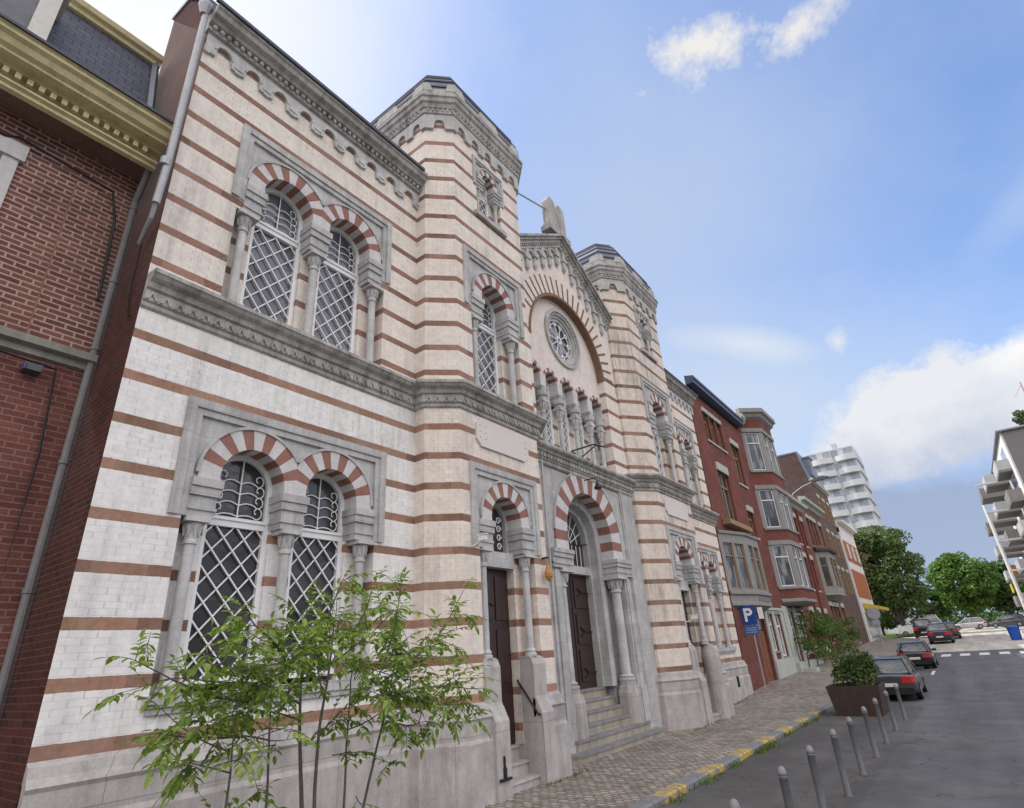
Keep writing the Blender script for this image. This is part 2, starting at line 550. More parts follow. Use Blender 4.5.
def arcade(X0, cs, rin, rout, zs, zit, zi, zb, frame, jl, jr, mir, wall, grey, nv=13, depth=.45, back=.28, colr=.085,
           cap=.34, colb=None, proj=.03, cols=True, soff=True, name='window_surround', fbot=None, hood=True, impx=.025, ringr=None):
    """horseshoe arches on columns inside a rectangular stone frame"""
    n = len(cs); s = (cs[1] - cs[0]) if n > 1 else 9
    root = MB()
    XS = X0 - .035                                   # spandrel face
    if frame:
        y0, y1, z1, w = frame
        fb = fbot if fbot is not None else zi
        a, b = y0 + w, y1 - w
        # frame: two stepped bands
        for (o, ww, pr) in ((0, w * .55, proj + .02), (w * .55, w * .45, proj - .012)):
            yy0, yy1, zz = y0 + o, y1 - o, z1 - o
            root.box(XS - .02, X0 + pr, yy0, yy0 + ww, fb, zz)
            root.box(XS - .02, X0 + pr, yy1 - ww, yy1, fb, zz)
            root.box(XS - .02, X0 + pr, yy0 + ww, yy1 - ww, zz - ww, zz)
        top = z1 - w
    else:
        a, b = jl, jr; top = None
    f = root.build(name, grey, temple, mir)
    # spandrel
    sp = MB()
    if top:
        N = max(24, int((b - a) / .035)); eps = 1e-6
        ys = [a + (b - a) * k / N for k in range(N + 1)]
        def h(y):
            best = zit
            for c in cs:
                d = abs(y - c)
                if d < rout: best = max(best, zs + math.sqrt(rout * rout - d * d))
            return best
        for p, q in zip(ys, ys[1:]):
            hp, hq = min(h(p), top), min(h(q), top)
            if hp >= top and hq >= top: continue
            sp.face([(XS, p, hp), (XS, q, hq), (XS, q, top), (XS, p, top)])
        if hood:
            for c in cs:
                aa0 = 0 if c == cs[-1] else math.acos(min(1, s / 2 / (rout + .03)))
                aa1 = PI if c == cs[0] else PI - math.acos(min(1, s / 2 / (rout + .03)))
                ring(sp, c, zs, rout, rout + .045, XS, X0 + .035, 22, 0, aa0, aa1)
        sp.build('spandrel', grey, f, mir)
    # voussoirs
    vo = MB()
    st = zs - zit
    for c in cs:
        left_sh = c != cs[0]; right_sh = c != cs[-1]
        def ro(t):
            ct = math.cos(t); r = rout
            if (ct > 0 and right_sh) or (ct < 0 and left_sh): r = min(r, s / 2 / max(1e-4, abs(ct)))
            return max(r, rin + .01)
        xf = X0 + .012
        for i in range(nv):
            t0, t1 = PI * i / nv, PI * (i + 1) / nv
            m = i % 2
            for j in range(3):
                u0, u1 = t0 + (t1 - t0) * j / 3, t0 + (t1 - t0) * (j + 1) / 3
                P = [(c + rin * math.cos(u0), zs + rin * math.sin(u0)), (c + ro(u0) * math.cos(u0), zs + ro(u0) * math.sin(u0)),
                     (c + ro(u1) * math.cos(u1), zs + ro(u1) * math.sin(u1)), (c + rin * math.cos(u1), zs + rin * math.sin(u1))]
                vo.face([(xf, *p) for p in P], m)
                vo.face([(X0 - depth, *P[0]), (xf, *P[0]), (xf, *P[3]), (X0 - depth, *P[3])], m)
                vo.face([(xf, *P[1]), (XS - .01, *P[1]), (XS - .01, *P[2]), (xf, *P[2])], m)
        if st > .02:                                   # stilted part below the spring
            ns = max(1, round(st / .28))
            for j in range(ns):
                za, zc = zs - st * (j + 1) / ns, zs - st * j / ns
                m = (j + 1) % 2 if ns > 1 else 0
                for sg in (-1, 1):
                    r = rout
                    if (sg > 0 and right_sh) or (sg < 0 and left_sh): r = s / 2
                    ya, yb = c + sg * rin, c + sg * r
                    vo.face([(xf, ya, za), (xf, yb, za), (xf, yb, zc), (xf, ya, zc)], m)
                    vo.face([(X0 - depth, ya, za), (xf, ya, za), (xf, ya, zc), (X0 - depth, ya, zc)], m)
                    vo.face([(XS - .01, yb, za), (xf, yb, za), (xf, yb, zc), (XS - .01, yb, zc)], m)
    vo.build('arch_voussoirs', [M['stone_white'], M['stone_red']], f, mir)
    # imposts
    segs = [(a, cs[0] - rin)] + [(cs[k] + rin, cs[k + 1] - rin) for k in range(n - 1)] + [(cs[-1] + rin, b)]
    for k, (p, q) in enumerate(segs):
        im = MB(); H = zit - zi
        im.box(X0 - depth, X0 + impx - .02, p, q, zi + H * .0, zi + H * .55)
        o0 = .03 if k > 0 else 0; o1 = .03 if k < n else 0
        im.box(X0 - depth, X0 + impx + .02, p - o0, q + o1, zi + H * .55, zi + H * .78)
        im.box(X0 - depth, X0 + impx + .05, p - o0 * 1.6, q + o1 * 1.6, zi + H * .78, zit)
        im.box(X0 - depth + .01, X0 + impx + .005, p - o0 * .5, q + o1 * .5, zi + H * .18, zi + H * .26)
        im.build('impost', grey, f, mir)
    # recessed piers below the imposts
    for k, (p, q) in enumerate(segs):
        pi = MB()
        p2 = jl if k == 0 else p; q2 = jr if k == n else q
        pi.box(X0 - depth - .12, X0 - back, p2, q2, zb, zi)
        if k in (0, n):
            yy = jl if k == 0 else jr
            if fbot and fbot > zi + .01:
                pi.box(X0 - depth, X0 - .004, *((jl, a + .002) if k == 0 else (b - .002, jr)), zi, fbot)
            pi.face([(X0, yy, zb), (X0 - back, yy, zb), (X0 - back, yy, zi), (X0, yy, zi)])
        pi.build('pier', wall, f, mir)
    if cols:
        xs = X0 - back * .42
        for k, (p, q) in enumerate(segs):
            if k == 0: yy = (jl + q) / 2
            elif k == n: yy = (p + jr) / 2
            else: yy = (p + q) / 2
            c_ = MB(); column(c_, xs, yy, colb if colb is not None else zb, zi, colr, cap)
            c_.build('column', M['grey_light'], f, mir, smooth=False)
    return f


for mir in (False, True):
    side = 'right' if mir else 'left'
    # ---- bay wall ------------------------------------------------
    w = MB()
    holesL = [(3.42, 7.35, 4.6, 6.42), (3.62, 7.15, 2.27, 4.6)]
    holesU = [(3.48, 7.30, 10.58, 12.38), (3.62, 7.15, 8.12, 10.58)]
    wallx(w, XW, 2.5, 8.17, 1.5, 7.75, holesL)
    w.build('bay_wall', M['cream_band'] if mir else M['white_band'], temple, mir)
    w = MB()
    wallx(w, XW, 2.5, 8.17, 7.75, 14.0, holesU)
    w.build('upper_bay_wall', M['cream_up'], temple, mir)
    # ---- paired windows -----------------------------------------
    wm = M['cream_band'] if mir else M['white_band']
    arcade(XW, [4.63, 6.14], .545, .88, 5.27, 5.18, 4.6, 2.27, (3.42, 7.35, 6.42, .25), 3.62, 7.15, mir, wm, M['grey'])
    for c in (4.63, 6.14): arched_window(temple, XW - .40, c, .535, 5.27, 2.35, 4.62, mir, M['glass'])
    arcade(XW, [4.63, 6.14], .545, .88, 11.13, 10.98, 10.35, 8.12, (3.48, 7.30, 12.38, .25), 3.62, 7.15, mir, M['cream_up'], M['grey'], fbot=10.58)
    for c in (4.63, 6.14): arched_window(temple, XW - .40, c, .535, 11.13, 8.2, 10.52, mir, M['glass_up'])
    s = MB(); s.box(XW - .5, XW + .1, 3.55, 7.22, 2.13, 2.27); s.box(XW - .3, XW + .06, 3.6, 7.17, 2.05, 2.13)
    s.build('window_sill', M['grey'], temple, mir)
    # ---- plinth --------------------------------------------------
    p = MB()
    prof = [(.17, 0.0), (.17, 1.08), (.13, 1.14), (.13, 1.42), (.16, 1.47), (.10, 1.55), (.07, 1.66), (0.0, 1.71)]
    p.profile_path([(XW, 2.5), (XW, 8.17)], prof)
    p.build('plinth', M['grey_base'], temple, mir)
    # ---- eaves of the bay ---------------------------------------
    c = MB(); Xc = XW + .06
    N = 190
    def scal(y):
        best = 13.50
        for k in range(10):
            cc = 2.86 + .62 * k; d = abs(y - cc)
            if d < .15: best = max(best, 13.68 + math.sqrt(.15 ** 2 - d * d))
            if abs(d - .31) < .06: best = 13.47
        return best
    ys = [2.5 + (8.17 - 2.5) * k / N for k in range(N + 1)]
    for a, b in zip(ys, ys[1:]):
        ha, hb = scal(a), scal(b)
        c.face([(Xc, a, ha), (Xc, b, hb), (Xc, b, 14.02), (Xc, a, 14.02)])
        c.face([(XW - .01, a, ha), (XW - .01, b, hb), (Xc, b, hb), (Xc, a, ha)])
    for k in range(9):
        cc = 2.86 + .62 * k
        ring(c, cc, 13.68, .15, .19, Xc - .01, Xc + .02, 10)
        c.box(Xc - .02, Xc + .02, cc + .22, cc + .40, 13.56, 13.60)
    c.build('arched_corbel_frieze', M['grey_light'], temple, mir)
    c = MB()
    c.profile_path([(XW, 2.46), (XW, 8.17)], [(.0, 13.98), (.13, 14.0), (.13, 14.06), (.10, 14.07), (.10, 14.15), (.2, 14.17), (.24, 14.24), (.34, 14.27), (.38, 14.36), (.42, 14.38), (.42, 14.46), (.0, 14.5)])
    y = 2.5
    while y < 8.1:
        c.lathe(XW + .15, y + .07, [(.01, 14.03), (.045, 14.055), (.045, 14.13), (.02, 14.15)], 6); y += .14
    c.build('eaves_cornice', M['grey_dark'], temple, mir)
    g = MB(); g.box(XW + .40, XW + .47, 2.40, 8.0, 14.44, 14.52); g.build('gutter', M['zinc_dark'], temple, mir)
    r = MB(); r.face([(XW + .4, 2.84, 14.5), (XW + .4, 8.17, 14.5), (-14, 8.17, 15.5), (-14, 2.84, 15.5)]); r.build('bay_roof', M['slate'], temple, mir)
    # brick side wall
    sw = MB()
    prof_ = [(-8.62, 14.4), (-9.2, 15.6), (-10.2, 16.75), (-11.1, 17.0), (-11.1, 14.0), (-16, 14.0)]
    sw.face([(-16, 2.5, 0), (XW, 2.5, 0)] + [(a, 2.5, b) for a, b in prof_])
    sw.face([(-16, 2.82, 0), (XW, 2.82, 0)] + [(a, 2.82, b) for a, b in prof_])
    for (a, b), (c_, d_) in zip(prof_[:5], prof_[1:5]): sw.face([(a, 2.5, b), (a, 2.82, b), (c_, 2.82, d_), (c_, 2.5, d_)])
    sw.build('side_wall', brick_mat('dark_red_brick' + side, (.125, .042, .033), (.075, .03, .026), (.12, .07, .058), .24, .085, .01, dirt=(.05, .03, .03)), temple, mir)
    cp_ = MB(); cp_.prismy([(-9.15, 15.6), (-10.18, 16.78), (-11.18, 17.04), (-11.18, 17.14), (-10.14, 16.88), (-9.1, 15.72)], 2.46, 2.9); cp_.build('wall_coping', M['zinc'], temple, mir)

    # ---- tower ---------------------------------------------------
    XB = XF - 4.1; y0, y1 = 8.17, 12.28; ch_ = .55
    tm = M['cream_dirty'] if mir else M['cream_band']
    tmu = M['cream_dirty'] if mir else M['cream_up']
    foot = [(XB + ch_, y0), (XF - ch_, y0), (XF, y0 + ch_), (XF, y1 - ch_), (XF - ch_, y1), (XB + ch_, y1), (XB, y1 - ch_), (XB, y0 + ch_)]
    tc = (y0 + y1) / 2 + .01
    t = MB()
    holes = [(tc - 1.25, tc + 1.25, 4.6, 6.42), (tc - .98, tc + .98, 0, 4.6), (tc - 1.25, tc + 1.25, 10.58, 12.38), (tc - .98, tc + .98, 8.12, 10.58), (tc - .7, tc + .7, 13.8, 16.05)]
    wallx(t, XF, y0 + ch_, y1 - ch_, 0, 7.75, holes)
    for k in range(8):
        if k == 2: continue
        a, b = foot[k], foot[(k + 1) % 8]
        t.face([(a[0], a[1], 0), (b[0], b[1], 0), (b[0], b[1], 7.75), (a[0], a[1], 7.75)])
    tw = t.build('tower', tm, temple, mir)
    t = MB(); wallx(t, XF, y0 + ch_, y1 - ch_, 7.75, 16.85, holes)
    for k in range(8):
        if k == 2: continue
        a, b = foot[k], foot[(k + 1) % 8]
        t.face([(a[0], a[1], 7.75), (b[0], b[1], 7.75), (b[0], b[1], 16.85), (a[0], a[1], 16.85)])
    t.build('tower_upper_wall', tmu, tw, mir)
    arcade(XF, [tc], .545, .88, 5.27, 5.18, 4.6, 0.8, (tc - 1.25, tc + 1.25, 6.42, .25), tc - .98, tc + .98, mir, tm, M['grey'], depth=.55, back=.30, colb=2.44)
    arcade(XF, [tc], .545, .88, 11.13, 10.98, 10.35, 8.12, (tc - 1.25, tc + 1.25, 12.38, .25), tc - .98, tc + .98, mir, tmu, M['grey'], fbot=10.58, depth=.55)
    arched_window(temple, XF - .47, tc, .535, 11.13, 8.2, 10.52, mir, M['glass_up'])
    arcade(XF, [tc], .27, .45, 15.42, 15.3, 14.95, 13.95, (tc - .7, tc + .7, 16.05, .14), tc - .55, tc + .55, mir, tmu, M['grey'], nv=9, depth=.4, back=.22, colr=.055, cap=.2, fbot=14.95)
    arched_window(temple, XF - .3, tc, .265, 15.42, 13.98, 14.95, mir, M['glass_up'], .2, .24)
    s = MB(); s.box(XF - .42, XF + .1, tc - .68, tc + .68, 13.80, 13.95); s.build('tower_window_sill', M['grey'], temple, mir)
    for sg in (-1, 1):
        wb = MB(); wb.box(XF - .43, XF - .02, tc + sg * .7, tc + sg * .705, 13.95, 14.95)
        wb.face([(XF, tc + sg * .7, 13.95), (XF, tc + sg * .55, 13.95), (XF, tc + sg * .55, 14.95), (XF, tc + sg * .7, 14.95)])
        wb.build('window_jamb', tmu, tw, mir)
    # door leaf with fanlight
    d = MB(); dx = XF - .5
    d.box(dx - .06, dx, tc - .54, tc + .54, .82, 4.28)
    for a, b in ((1.0, 1.75), (1.95, 3.0), (3.2, 4.1)):
        for sg in (-1, 1): d.box(dx, dx + .025, tc + sg * .06, tc + sg * .46, a, b)
    dr = d.build('door', M['door'], temple, mir)
    hh = MB()
    for zz in (1.4, 2.4, 3.5): hh.tube([(dx + .04, tc - .5, zz), (dx + .04, tc - .2, zz + .04), (dx + .04, tc - .05, zz)], .018, 5)
    hh.lathe(dx + .06, tc - .05, [(.02, 1.95), (.04, 1.98), (.02, 2.02)], 8); hh.build('hinge', M['iron'], dr, mir)
    l = MB(); l.box(XF - .56, XF - .28, tc - .56, tc + .56, 4.28, 4.62); ring(l, tc, 5.27, .46, .55, XF - .5, XF - .4, 20)
    l.box(XF - .5, XF - .4, tc - .55, tc - .46, 4.62, 5.27); l.box(XF - .5, XF - .4, tc + .46, tc + .55, 4.62, 5.27)
    ln = l.build('door_fanlight', M['grey_light'], temple, mir)
    sc = MB()
    for sg in (-1, 1):
        for j in range(4):
            cz = 4.78 + j * .2; R0 = .09
            sc.tube([(XF - .44, tc + sg * (.24 + R0 * (1 - q / 18) * math.cos(q * .6)), cz + R0 * (1 - q / 18) * math.sin(q * .6)) for q in range(14)], .014, 5)
    sc.tube([(XF - .44, tc, 4.62), (XF - .44, tc, 5.7)], .014, 5)
    sc.build('fanlight_scrollwork', M['iron_white'], ln, mir)
    g = MB(); g.face([(XF - .5, a, b) for a, b in [(tc - .5, 4.6), (tc + .5, 4.6)] + arc_pts(tc, 5.27, .5, 0, PI, 14)]); g.build('pane', M['glass'], ln, mir)
    # steps into the tower door
    s = MB()
    for k, (xa, zz) in enumerate(((-7.72, .30), (-7.98, .54), (-8.2, .8))):
        s.box(-8.6, xa, tc - .555 + .0, tc + .555, 0.05, zz - .05); s.box(-8.6, xa + .035, tc - .556, tc + .556, zz - .05, zz)
    s.build('door_step', M['grey_base'], temple, mir)
    # plinth of the tower, split round the door, with two column pedestals
    p = MB(); pj = [(.17, 0.0), (.17, 1.08), (.13, 1.14), (.13, 1.42), (.16, 1.47), (.10, 1.55), (.07, 1.66), (0.0, 1.71)]
    p.profile_path([(XW, y0), (XF - ch_, y0), (XF, y0 + ch_), (XF, tc - .56)], pj)
    p.face([(XF + .16, tc - .56, 0), (XF - .6, tc - .56, 0), (XF - .6, tc - .56, 1.5), (XF + .12, tc - .56, 1.5)])
    p.build('tower_plinth', M['grey_base'], temple, mir); p = MB()
    p.profile_path([(XF, tc + .56), (XF, y1 - ch_), (XF - ch_, y1), (XG, y1)], pj)
    p.face([(XF + .16, tc + .56, 0), (XF - .6, tc + .56, 0), (XF - .6, tc + .56, 1.5), (XF + .12, tc + .56, 1.5)])
    tp = p.build('tower_plinth', M['grey_base'], temple, mir)
    for sg in (-1, 1):
        p = MB()
        ya, yb = tc + sg * .558, tc + sg * 1.02
        p.box(XF - .5, XF + .06, ya, yb, 1.3, 2.28)
        p.prismy([(XF - .5, 2.28), (XF + .06, 2.28), (XF + .0, 2.42), (XF - .06, 2.45), (XF - .5, 2.45)], min(ya, yb), max(ya, yb))
        p.box(XF + .0, XF + .22, ya, tc + sg * .98, .0, 1.36)
        p.prismy([(XF, 1.36), (XF + .22, 1.36), (XF + .10, 1.60), (XF, 1.64)], min(ya, tc + sg * .98), max(ya, tc + sg * .98))
        if mir and sg < 0:
            p = MB(); p.lathe(XF - .02, tc + sg * .80, [(.30, 0), (.30, 2.05), (.27, 2.2), (.2, 2.35), (.12, 2.44)], 20)
        p.build('column_pedestal', M['grey_base'], tp, mir)
    # string cornice wrapped round bay and tower
    cp = [(.0, 7.60), (.05, 7.63), (.05, 7.70), (.09, 7.72), (.09, 7.90), (.14, 7.92), (.17, 8.0), (.26, 8.04), (.30, 8.09), (.32, 8.10), (.32, 8.17), (.0, 8.21)]
    c = MB()
    path = [(XW, 2.5 if not mir else 2.5), (XW, y0), (XF - ch_, y0), (XF, y0 + ch_), (XF, y1 - ch_), (XF - ch_, y1), (XG, y1)]
    c.profile_path(path, cp)
    def zig(p0, p1, out):
        a, b = Vector(p0), Vector(p1); d = (b - a); L = d.length; d.normalize(); nn = Vector((d.y, -d.x))
        k = max(1, round(L / .2)); st = L / k
        for i in range(k):
            q = a + d * (st * i)
            pts = [(0.02, 7.73), (st / 2, 7.87), (st - .02, 7.73), (st - .055, 7.73), (st / 2, 7.83), (.055, 7.73)]
            o0, o1 = nn * (out - .005), nn * (out + .03)
            F = [(q + d * u + o1) for u, z in pts]
            c.face([(F[j].x, F[j].y, pts[j][1]) for j in (0, 5, 4, 1)]); c.face([(F[j].x, F[j].y, pts[j][1]) for j in (1, 4, 3, 2)])
            for j in range(6):
                j2 = (j + 1) % 6
                A = q + d * pts[j][0]; B = q + d * pts[j2][0]
                c.face([(*(A + o0), pts[j][1]), (*(A + o1), pts[j][1]), (*(B + o1), pts[j2][1]), (*(B + o0), pts[j2][1])])
    for a, b in zip(path, path[1:]): zig(a, b, .09)
    c.build('string_cornice', M['grey_dark'], temple, mir)
    # tower crown
    zb_ = 16.27
    c = MB()
    # scalloped frieze per face
    closed = foot
    for k in range(8):
        a, b = Vector(closed[k]), Vector(closed[(k + 1) % 8]); d = b - a; L = d.length; d.normalize(); nn = Vector((d.y, -d.x))
        na = max(1, round(L / .62)); N = na * 14
        def hs(u):
            f_ = (u / L * na) % 1.0; w_ = L / na; dd = abs(f_ - .5) * w_
            return 16.45 + math.sqrt(max(0, .15 ** 2 - dd * dd)) if dd < .15 else 16.27
        ex = .08 * math.tan(PI / 8)
        for i in range(N):
            u0, u1 = L * i / N, L * (i + 1) / N
            h0, h1 = hs(u0 + 1e-5), hs(u1 - 1e-5)
            e0 = -ex if i == 0 else 0; e1 = ex if i == N - 1 else 0
            A = a + d * (u0 + e0) + nn * .08; B = a + d * (u1 + e1) + nn * .08; A0 = a + d * u0; B0 = a + d * u1
            c.face([(*A, h0), (*B, h1), (*B, 16.82), (*A, 16.82)])
            c.face([(*A0, h0), (*B0, h1), (*B, h1), (*A, h0)])
    c.build('tower_frieze', M['grey'], tw, mir)
    c = MB()
    c.profile_path(foot, [(.08, 16.80), (.12, 16.83), (.12, 16.9), (.10, 16.92), (.10, 17.0), (.14, 17.03), (.17, 17.15), (.22, 17.2), (.24, 17.32), (.28, 17.36), (.28, 17.44), (.16, 17.50), (.16, 17.78), (.12, 17.8), (.0, 17.8)], closed=True)
    for k in range(8):
        a, b = Vector(foot[k]), Vector(foot[(k + 1) % 8]); d = b - a; L = d.length; d.normalize(); nn = Vector((d.y, -d.x))
        q = .07
        while q < L:
            P = a + d * q + nn * .12; c.lathe(P.x, P.y, [(.01, 16.87), (.04, 16.9), (.04, 16.98), (.02, 17.0)], 5); q += .14
    c.build('tower_cornice', M['grey_dark'], tw, mir)
    # merlons at the corners of the parapet
    for k in range(8):
        a, b = Vector(foot[k]), Vector(foot[(k + 1) % 8]); d = b - a; L = d.length; d.normalize(); nn = Vector((d.y, -d.x))
        q0, q1 = (.0, .24) if L > 1.2 else (.0, .2)
        def mer(u0, u1, s0, s1):
            c = MB()
            z0_, z1_ = 17.7, 18.0
            pts = [(u0, z0_), (u1, z0_), (u1 - s1, z1_), (u0 + s0, z1_)]
            o1, o0 = nn * .17, nn * -.08
            F = [a + d * u + o1 for u, z in pts]; Bk = [a + d * u + o0 for u, z in pts]
            c.face([(*F[i], pts[i][1]) for i in range(4)]); c.face([(*Bk[i], pts[i][1]) for i in (3, 2, 1, 0)])
            for i in range(4):
                j = (i + 1) % 4
                c.face([(*Bk[i], pts[i][1]), (*F[i], pts[i][1]), (*F[j], pts[j][1]), (*Bk[j], pts[j][1])])
            c.build('merlon', M['grey'], tw, mir)
        if L > 1.2:
            mer(-.09, .42, 0, .14); mer(L - .42, L + .09, .14, 0); mer(L / 2 - .5, L / 2 + .5, .12, .12)
        else:
            mer(-.09, .2, 0, .07); mer(L - .2, L + .09, .07, 0)
    c = MB()
    cx_, cy_ = (XF + XB) / 2, (y0 + y1) / 2
    def sc_(f_): return [(cx_ + (px - cx_) * f_, cy_ + (py - cy_) * f_) for px, py in foot]
    lv = [(1.04, 17.6), (1.04, 17.95), (1.035, 18.2), (.98, 18.52), (.90, 18.85), (.80, 19.18), (.66, 19.48), (.48, 19.72), (.22, 19.86)]
    for (f0, z0_), (f1, z1_) in zip(lv, lv[1:]):
        c.prism(sc_(f0), z0_, z1_, 0, sc_(f1))
        c.prism(sc_(f0 + .012), z0_ - .02, z0_ + .03, 1)
    c.lathe(cx_, cy_, [(.06, 19.8), (.06, 20.0), (.1, 20.04), (.03, 20.15)], 8, 1)
    c.build('tower_dome', [M['zinc'], M['zinc_dark']], tw, mir)
    # plaque
    c = MB(); k_ = .16
    ya, yb, za, zb2 = tc - 1.0, tc + 1.0, 6.86, 7.56
    c.prismx([(ya + k_, za), (yb - k_, za), (yb, za + k_), (yb, zb2 - k_), (yb - k_, zb2), (ya + k_, zb2), (ya, zb2 - k_), (ya, za + k_)], XF - .01, XF + .05)
    for yy in (ya + .12, ya + .32, yb - .12):
        for zz in (za + .2, za + .35, za + .5): c.box(XF + .05, XF + .054, yy - .012, yy + .012, zz - .012, zz + .012, 1)
    c.build('plaque', [M['plaque'], M['stone_red']], temple, mir)

# ---- central bay --------------------------------------------------
ya, yb = 12.28, 18.58
w = MB()
wallx(w, XG, ya, YC - 2.3, 0, 7.45, []); w.build('portal_wall', M['grey'], temple)
w = MB(); wallx(w, XG, YC + 2.3, yb, 0, 7.45, []); w.build('portal_wall', M['grey'], temple)
f = arcade(XG, [YC], 1.32, 1.95, 5.6, 5.05, 4.55, .1, (YC - 2.42, YC + 2.42, 7.68, .12), YC - 1.85, YC + 1.85, False, M['grey'], M['grey'], nv=17, depth=.9, back=.5,
           colr=.15, cap=.42, colb=1.62, name='portal_surround', impx=.1, fbot=.5)
for a, b in ((YC - 2.3, YC - 1.856), (YC + 1.856, YC + 2.3)):
    w = MB(); w.box(XG - .4, XG - .004, a, b, .1, 4.548)
    w.box(XG - .3, XG + .08, a + .02, b - .04, .1, 1.45); w.box(XG - .3, XG + .03, a + .1, b - .12, 1.45, 4.5)
    w.build('portal_pilaster', M['grey'], f)
for sg in (-1, 1):
    w = MB()
    cyy = YC + sg * 1.585
    w.lathe(XG - .21, cyy, [(.36, .1), (.36, 1.3), (.30, 1.45), (.26, 1.5), (.24, 1.62)], 8, 0, PI / 8)
    w.build('column_pedestal', M['grey_base'], f)
w = MB(); ring(w, YC, 5.6, 1.06, 1.33, XG - .82, XG - .42, 30); ring(w, YC, 5.6, .9, 1.07, XG - .9, XG - .68, 30)
for sg in (-1, 1):
    w.box(XG - .82, XG - .42, YC + sg * 1.06, YC + sg * 1.33, 1.5, 5.6)
    w.box(XG - .9, XG - .68, YC + sg * .96, YC + sg * 1.07, 1.5, 5.6)
    w.lathe(XG - .60, YC + sg * 1.24, [(.09, 1.5), (.09, 1.6), (.06, 1.65), (.06, 4.3), (.12, 4.5)], 10)
w.box(XG - .92, XG - .7, YC - 1.0, YC + 1.0, 4.62, 4.85)
w.build('inner_archivolt', M['grey'], f)
g = MB(); g.face([(XG - .88, a, b) for a, b in [(YC - .95, 4.8), (YC + .95, 4.8)] + arc_pts(YC, 5.6, .95, 0, PI, 20)])
gl = g.build('portal_fanlight', M['glass'], temple)
sc = MB()
for k in range(1, 8):
    a = PI * k / 8; sc.tube([(XG - .84, YC + .2 * math.cos(a), 5.5 + .2 * math.sin(a)), (XG - .84, YC + .9 * math.cos(a), 5.6 + .9 * math.sin(a))], .014, 5)
for rr in (.2, .55): sc.tube([(XG - .84, YC + rr * math.cos(PI * q / 16), 5.55 + rr * math.sin(PI * q / 16)) for q in range(17)], .014, 5)
for k in range(-3, 4): sc.tube([(XG - .84, YC + k * .24, 4.85), (XG - .84, YC + k * .24, 5.5)], .012, 5)
sc.build('fanlight_ironwork', M['iron_white'], gl)
d = MB(); dx = XG - .88
d.box(dx - .06, dx, YC - .96, YC + .96, 1.5, 4.62); d.box(dx, dx + .02, YC - .02, YC + .02, 1.5, 4.62)
for c0 in (-.48, .48):
    for a, b in ((1.68, 2.5), (2.66, 3.5), (3.66, 4.48)): d.box(dx, dx + .03, YC + c0 - .34, YC + c0 + .34, a, b)
dr = d.build('door', M['door'], temple)
for zz in (1.9, 3.0, 4.1):
    for sg in (-1, 1):
        h_ = MB()
        h_.tube([(dx + .05, YC + sg * .92, zz), (dx + .05, YC + sg * .5, zz), (dx + .05, YC + sg * .3, zz + .12)], .02, 5)
        h_.tube([(dx + .05, YC + sg * .5, zz), (dx + .05, YC + sg * .3, zz - .12)], .018, 5)
        h_.build('hinge', M['iron'], dr)
# portal steps
s = MB(); s2 = MB()
def step(x, z0, z1, a, b, cut=0):
    P = [(-9.35, a), (x - cut, a), (x, a + cut * .8), (x, b - cut * .8), (x - cut, b), (-9.35, b)]
    if cut == 0: P = [(-9.35, a), (x, a), (x, b), (-9.35, b)]
    s.prism(P, z0, z1 - .05)
    Q = [(px + (.03 if px > -9.3 else 0), py) for px, py in P]
    s2.prism(Q, z1 - .06, z1)
step(-8.02, .05, .30, YC - 2.62, YC + 2.62, .35)
step(-8.26, .2, .53, YC - 2.2, YC + 2.2, .25)
step(-8.48, .4, .77, YC - 1.24, YC + 1.24)
step(-8.70, .6, 1.02, YC - 1.24, YC + 1.24)
step(-8.92, .8, 1.26, YC - 1.24, YC + 1.24)
step(-9.12, 1.0, 1.5, YC - 1.2, YC + 1.2)
so_ = s.build('portal_steps', stone_mat('worn_riser_stone', (.40, .36, .28), 1.4, .6, .6, .5), temple)
s2.build('tread', stone_mat('worn_tread_stone', (.27, .265, .27), 1.4, .6, .7, .4), so_)
# lower cornice of the centre
c = MB(); cpc = [(.0, 7.38), (.04, 7.42), (.04, 7.50), (.08, 7.52), (.08, 7.72), (.13, 7.74), (.16, 7.80), (.24, 7.84), (.27, 7.88), (.27, 7.95), (.0, 8.0)]
c.profile_path([(XG, ya), (XG, yb)], cpc)
y = ya + .05
while y < yb - .1:
    c.lathe(XG + .09, y + .08, [(.01, 7.54), (.07, 7.58), (.05, 7.68), (.01, 7.71)], 6); y += .17
c.build('centre_cornice', M['grey_dark'], temple)
c = MB(); c.face([(XG + .05, ya, 7.97), (XG + .05, yb, 7.97), (-9.2, yb, 8.02), (-9.2, ya, 8.02)]); c.build('gallery_floor', M['grey_dark'], temple)
# gable wall with the big blind arch
RB, ZB = 2.38, 11.69
XT = XG - .25
w = MB(); N = 120
def zr(y): return 16.88 - .643 * abs(y - YC)
ys = [ya + (yb - ya) * k / N for k in range(N + 1)]
for a, b in zip(ys, ys[1:]):
    def lo(y):
        d = abs(y - YC); return ZB + math.sqrt(max(0, RB * RB - d * d)) if d < RB else 12.0
    if abs((a + b) / 2 - YC) < RB + .0:
        w.face([(XG, a, max(12.0, lo(a))), (XG, b, max(12.0, lo(b))), (XG, b, zr(b)), (XG, a, zr(a))])
    else:
        w.face([(XG, a, 12.0), (XG, b, 12.0), (XG, b, zr(b)), (XG, a, zr(a))])
w.build('gable_wall', M['cream_plain'], temple)
w = MB()
def seg(y0_, y1_):
    w.face([(XG, y0_, 7.9), (XG, y1_, 7.9), (XG, y1_, 12.0), (XG, y0_, 12.0)])
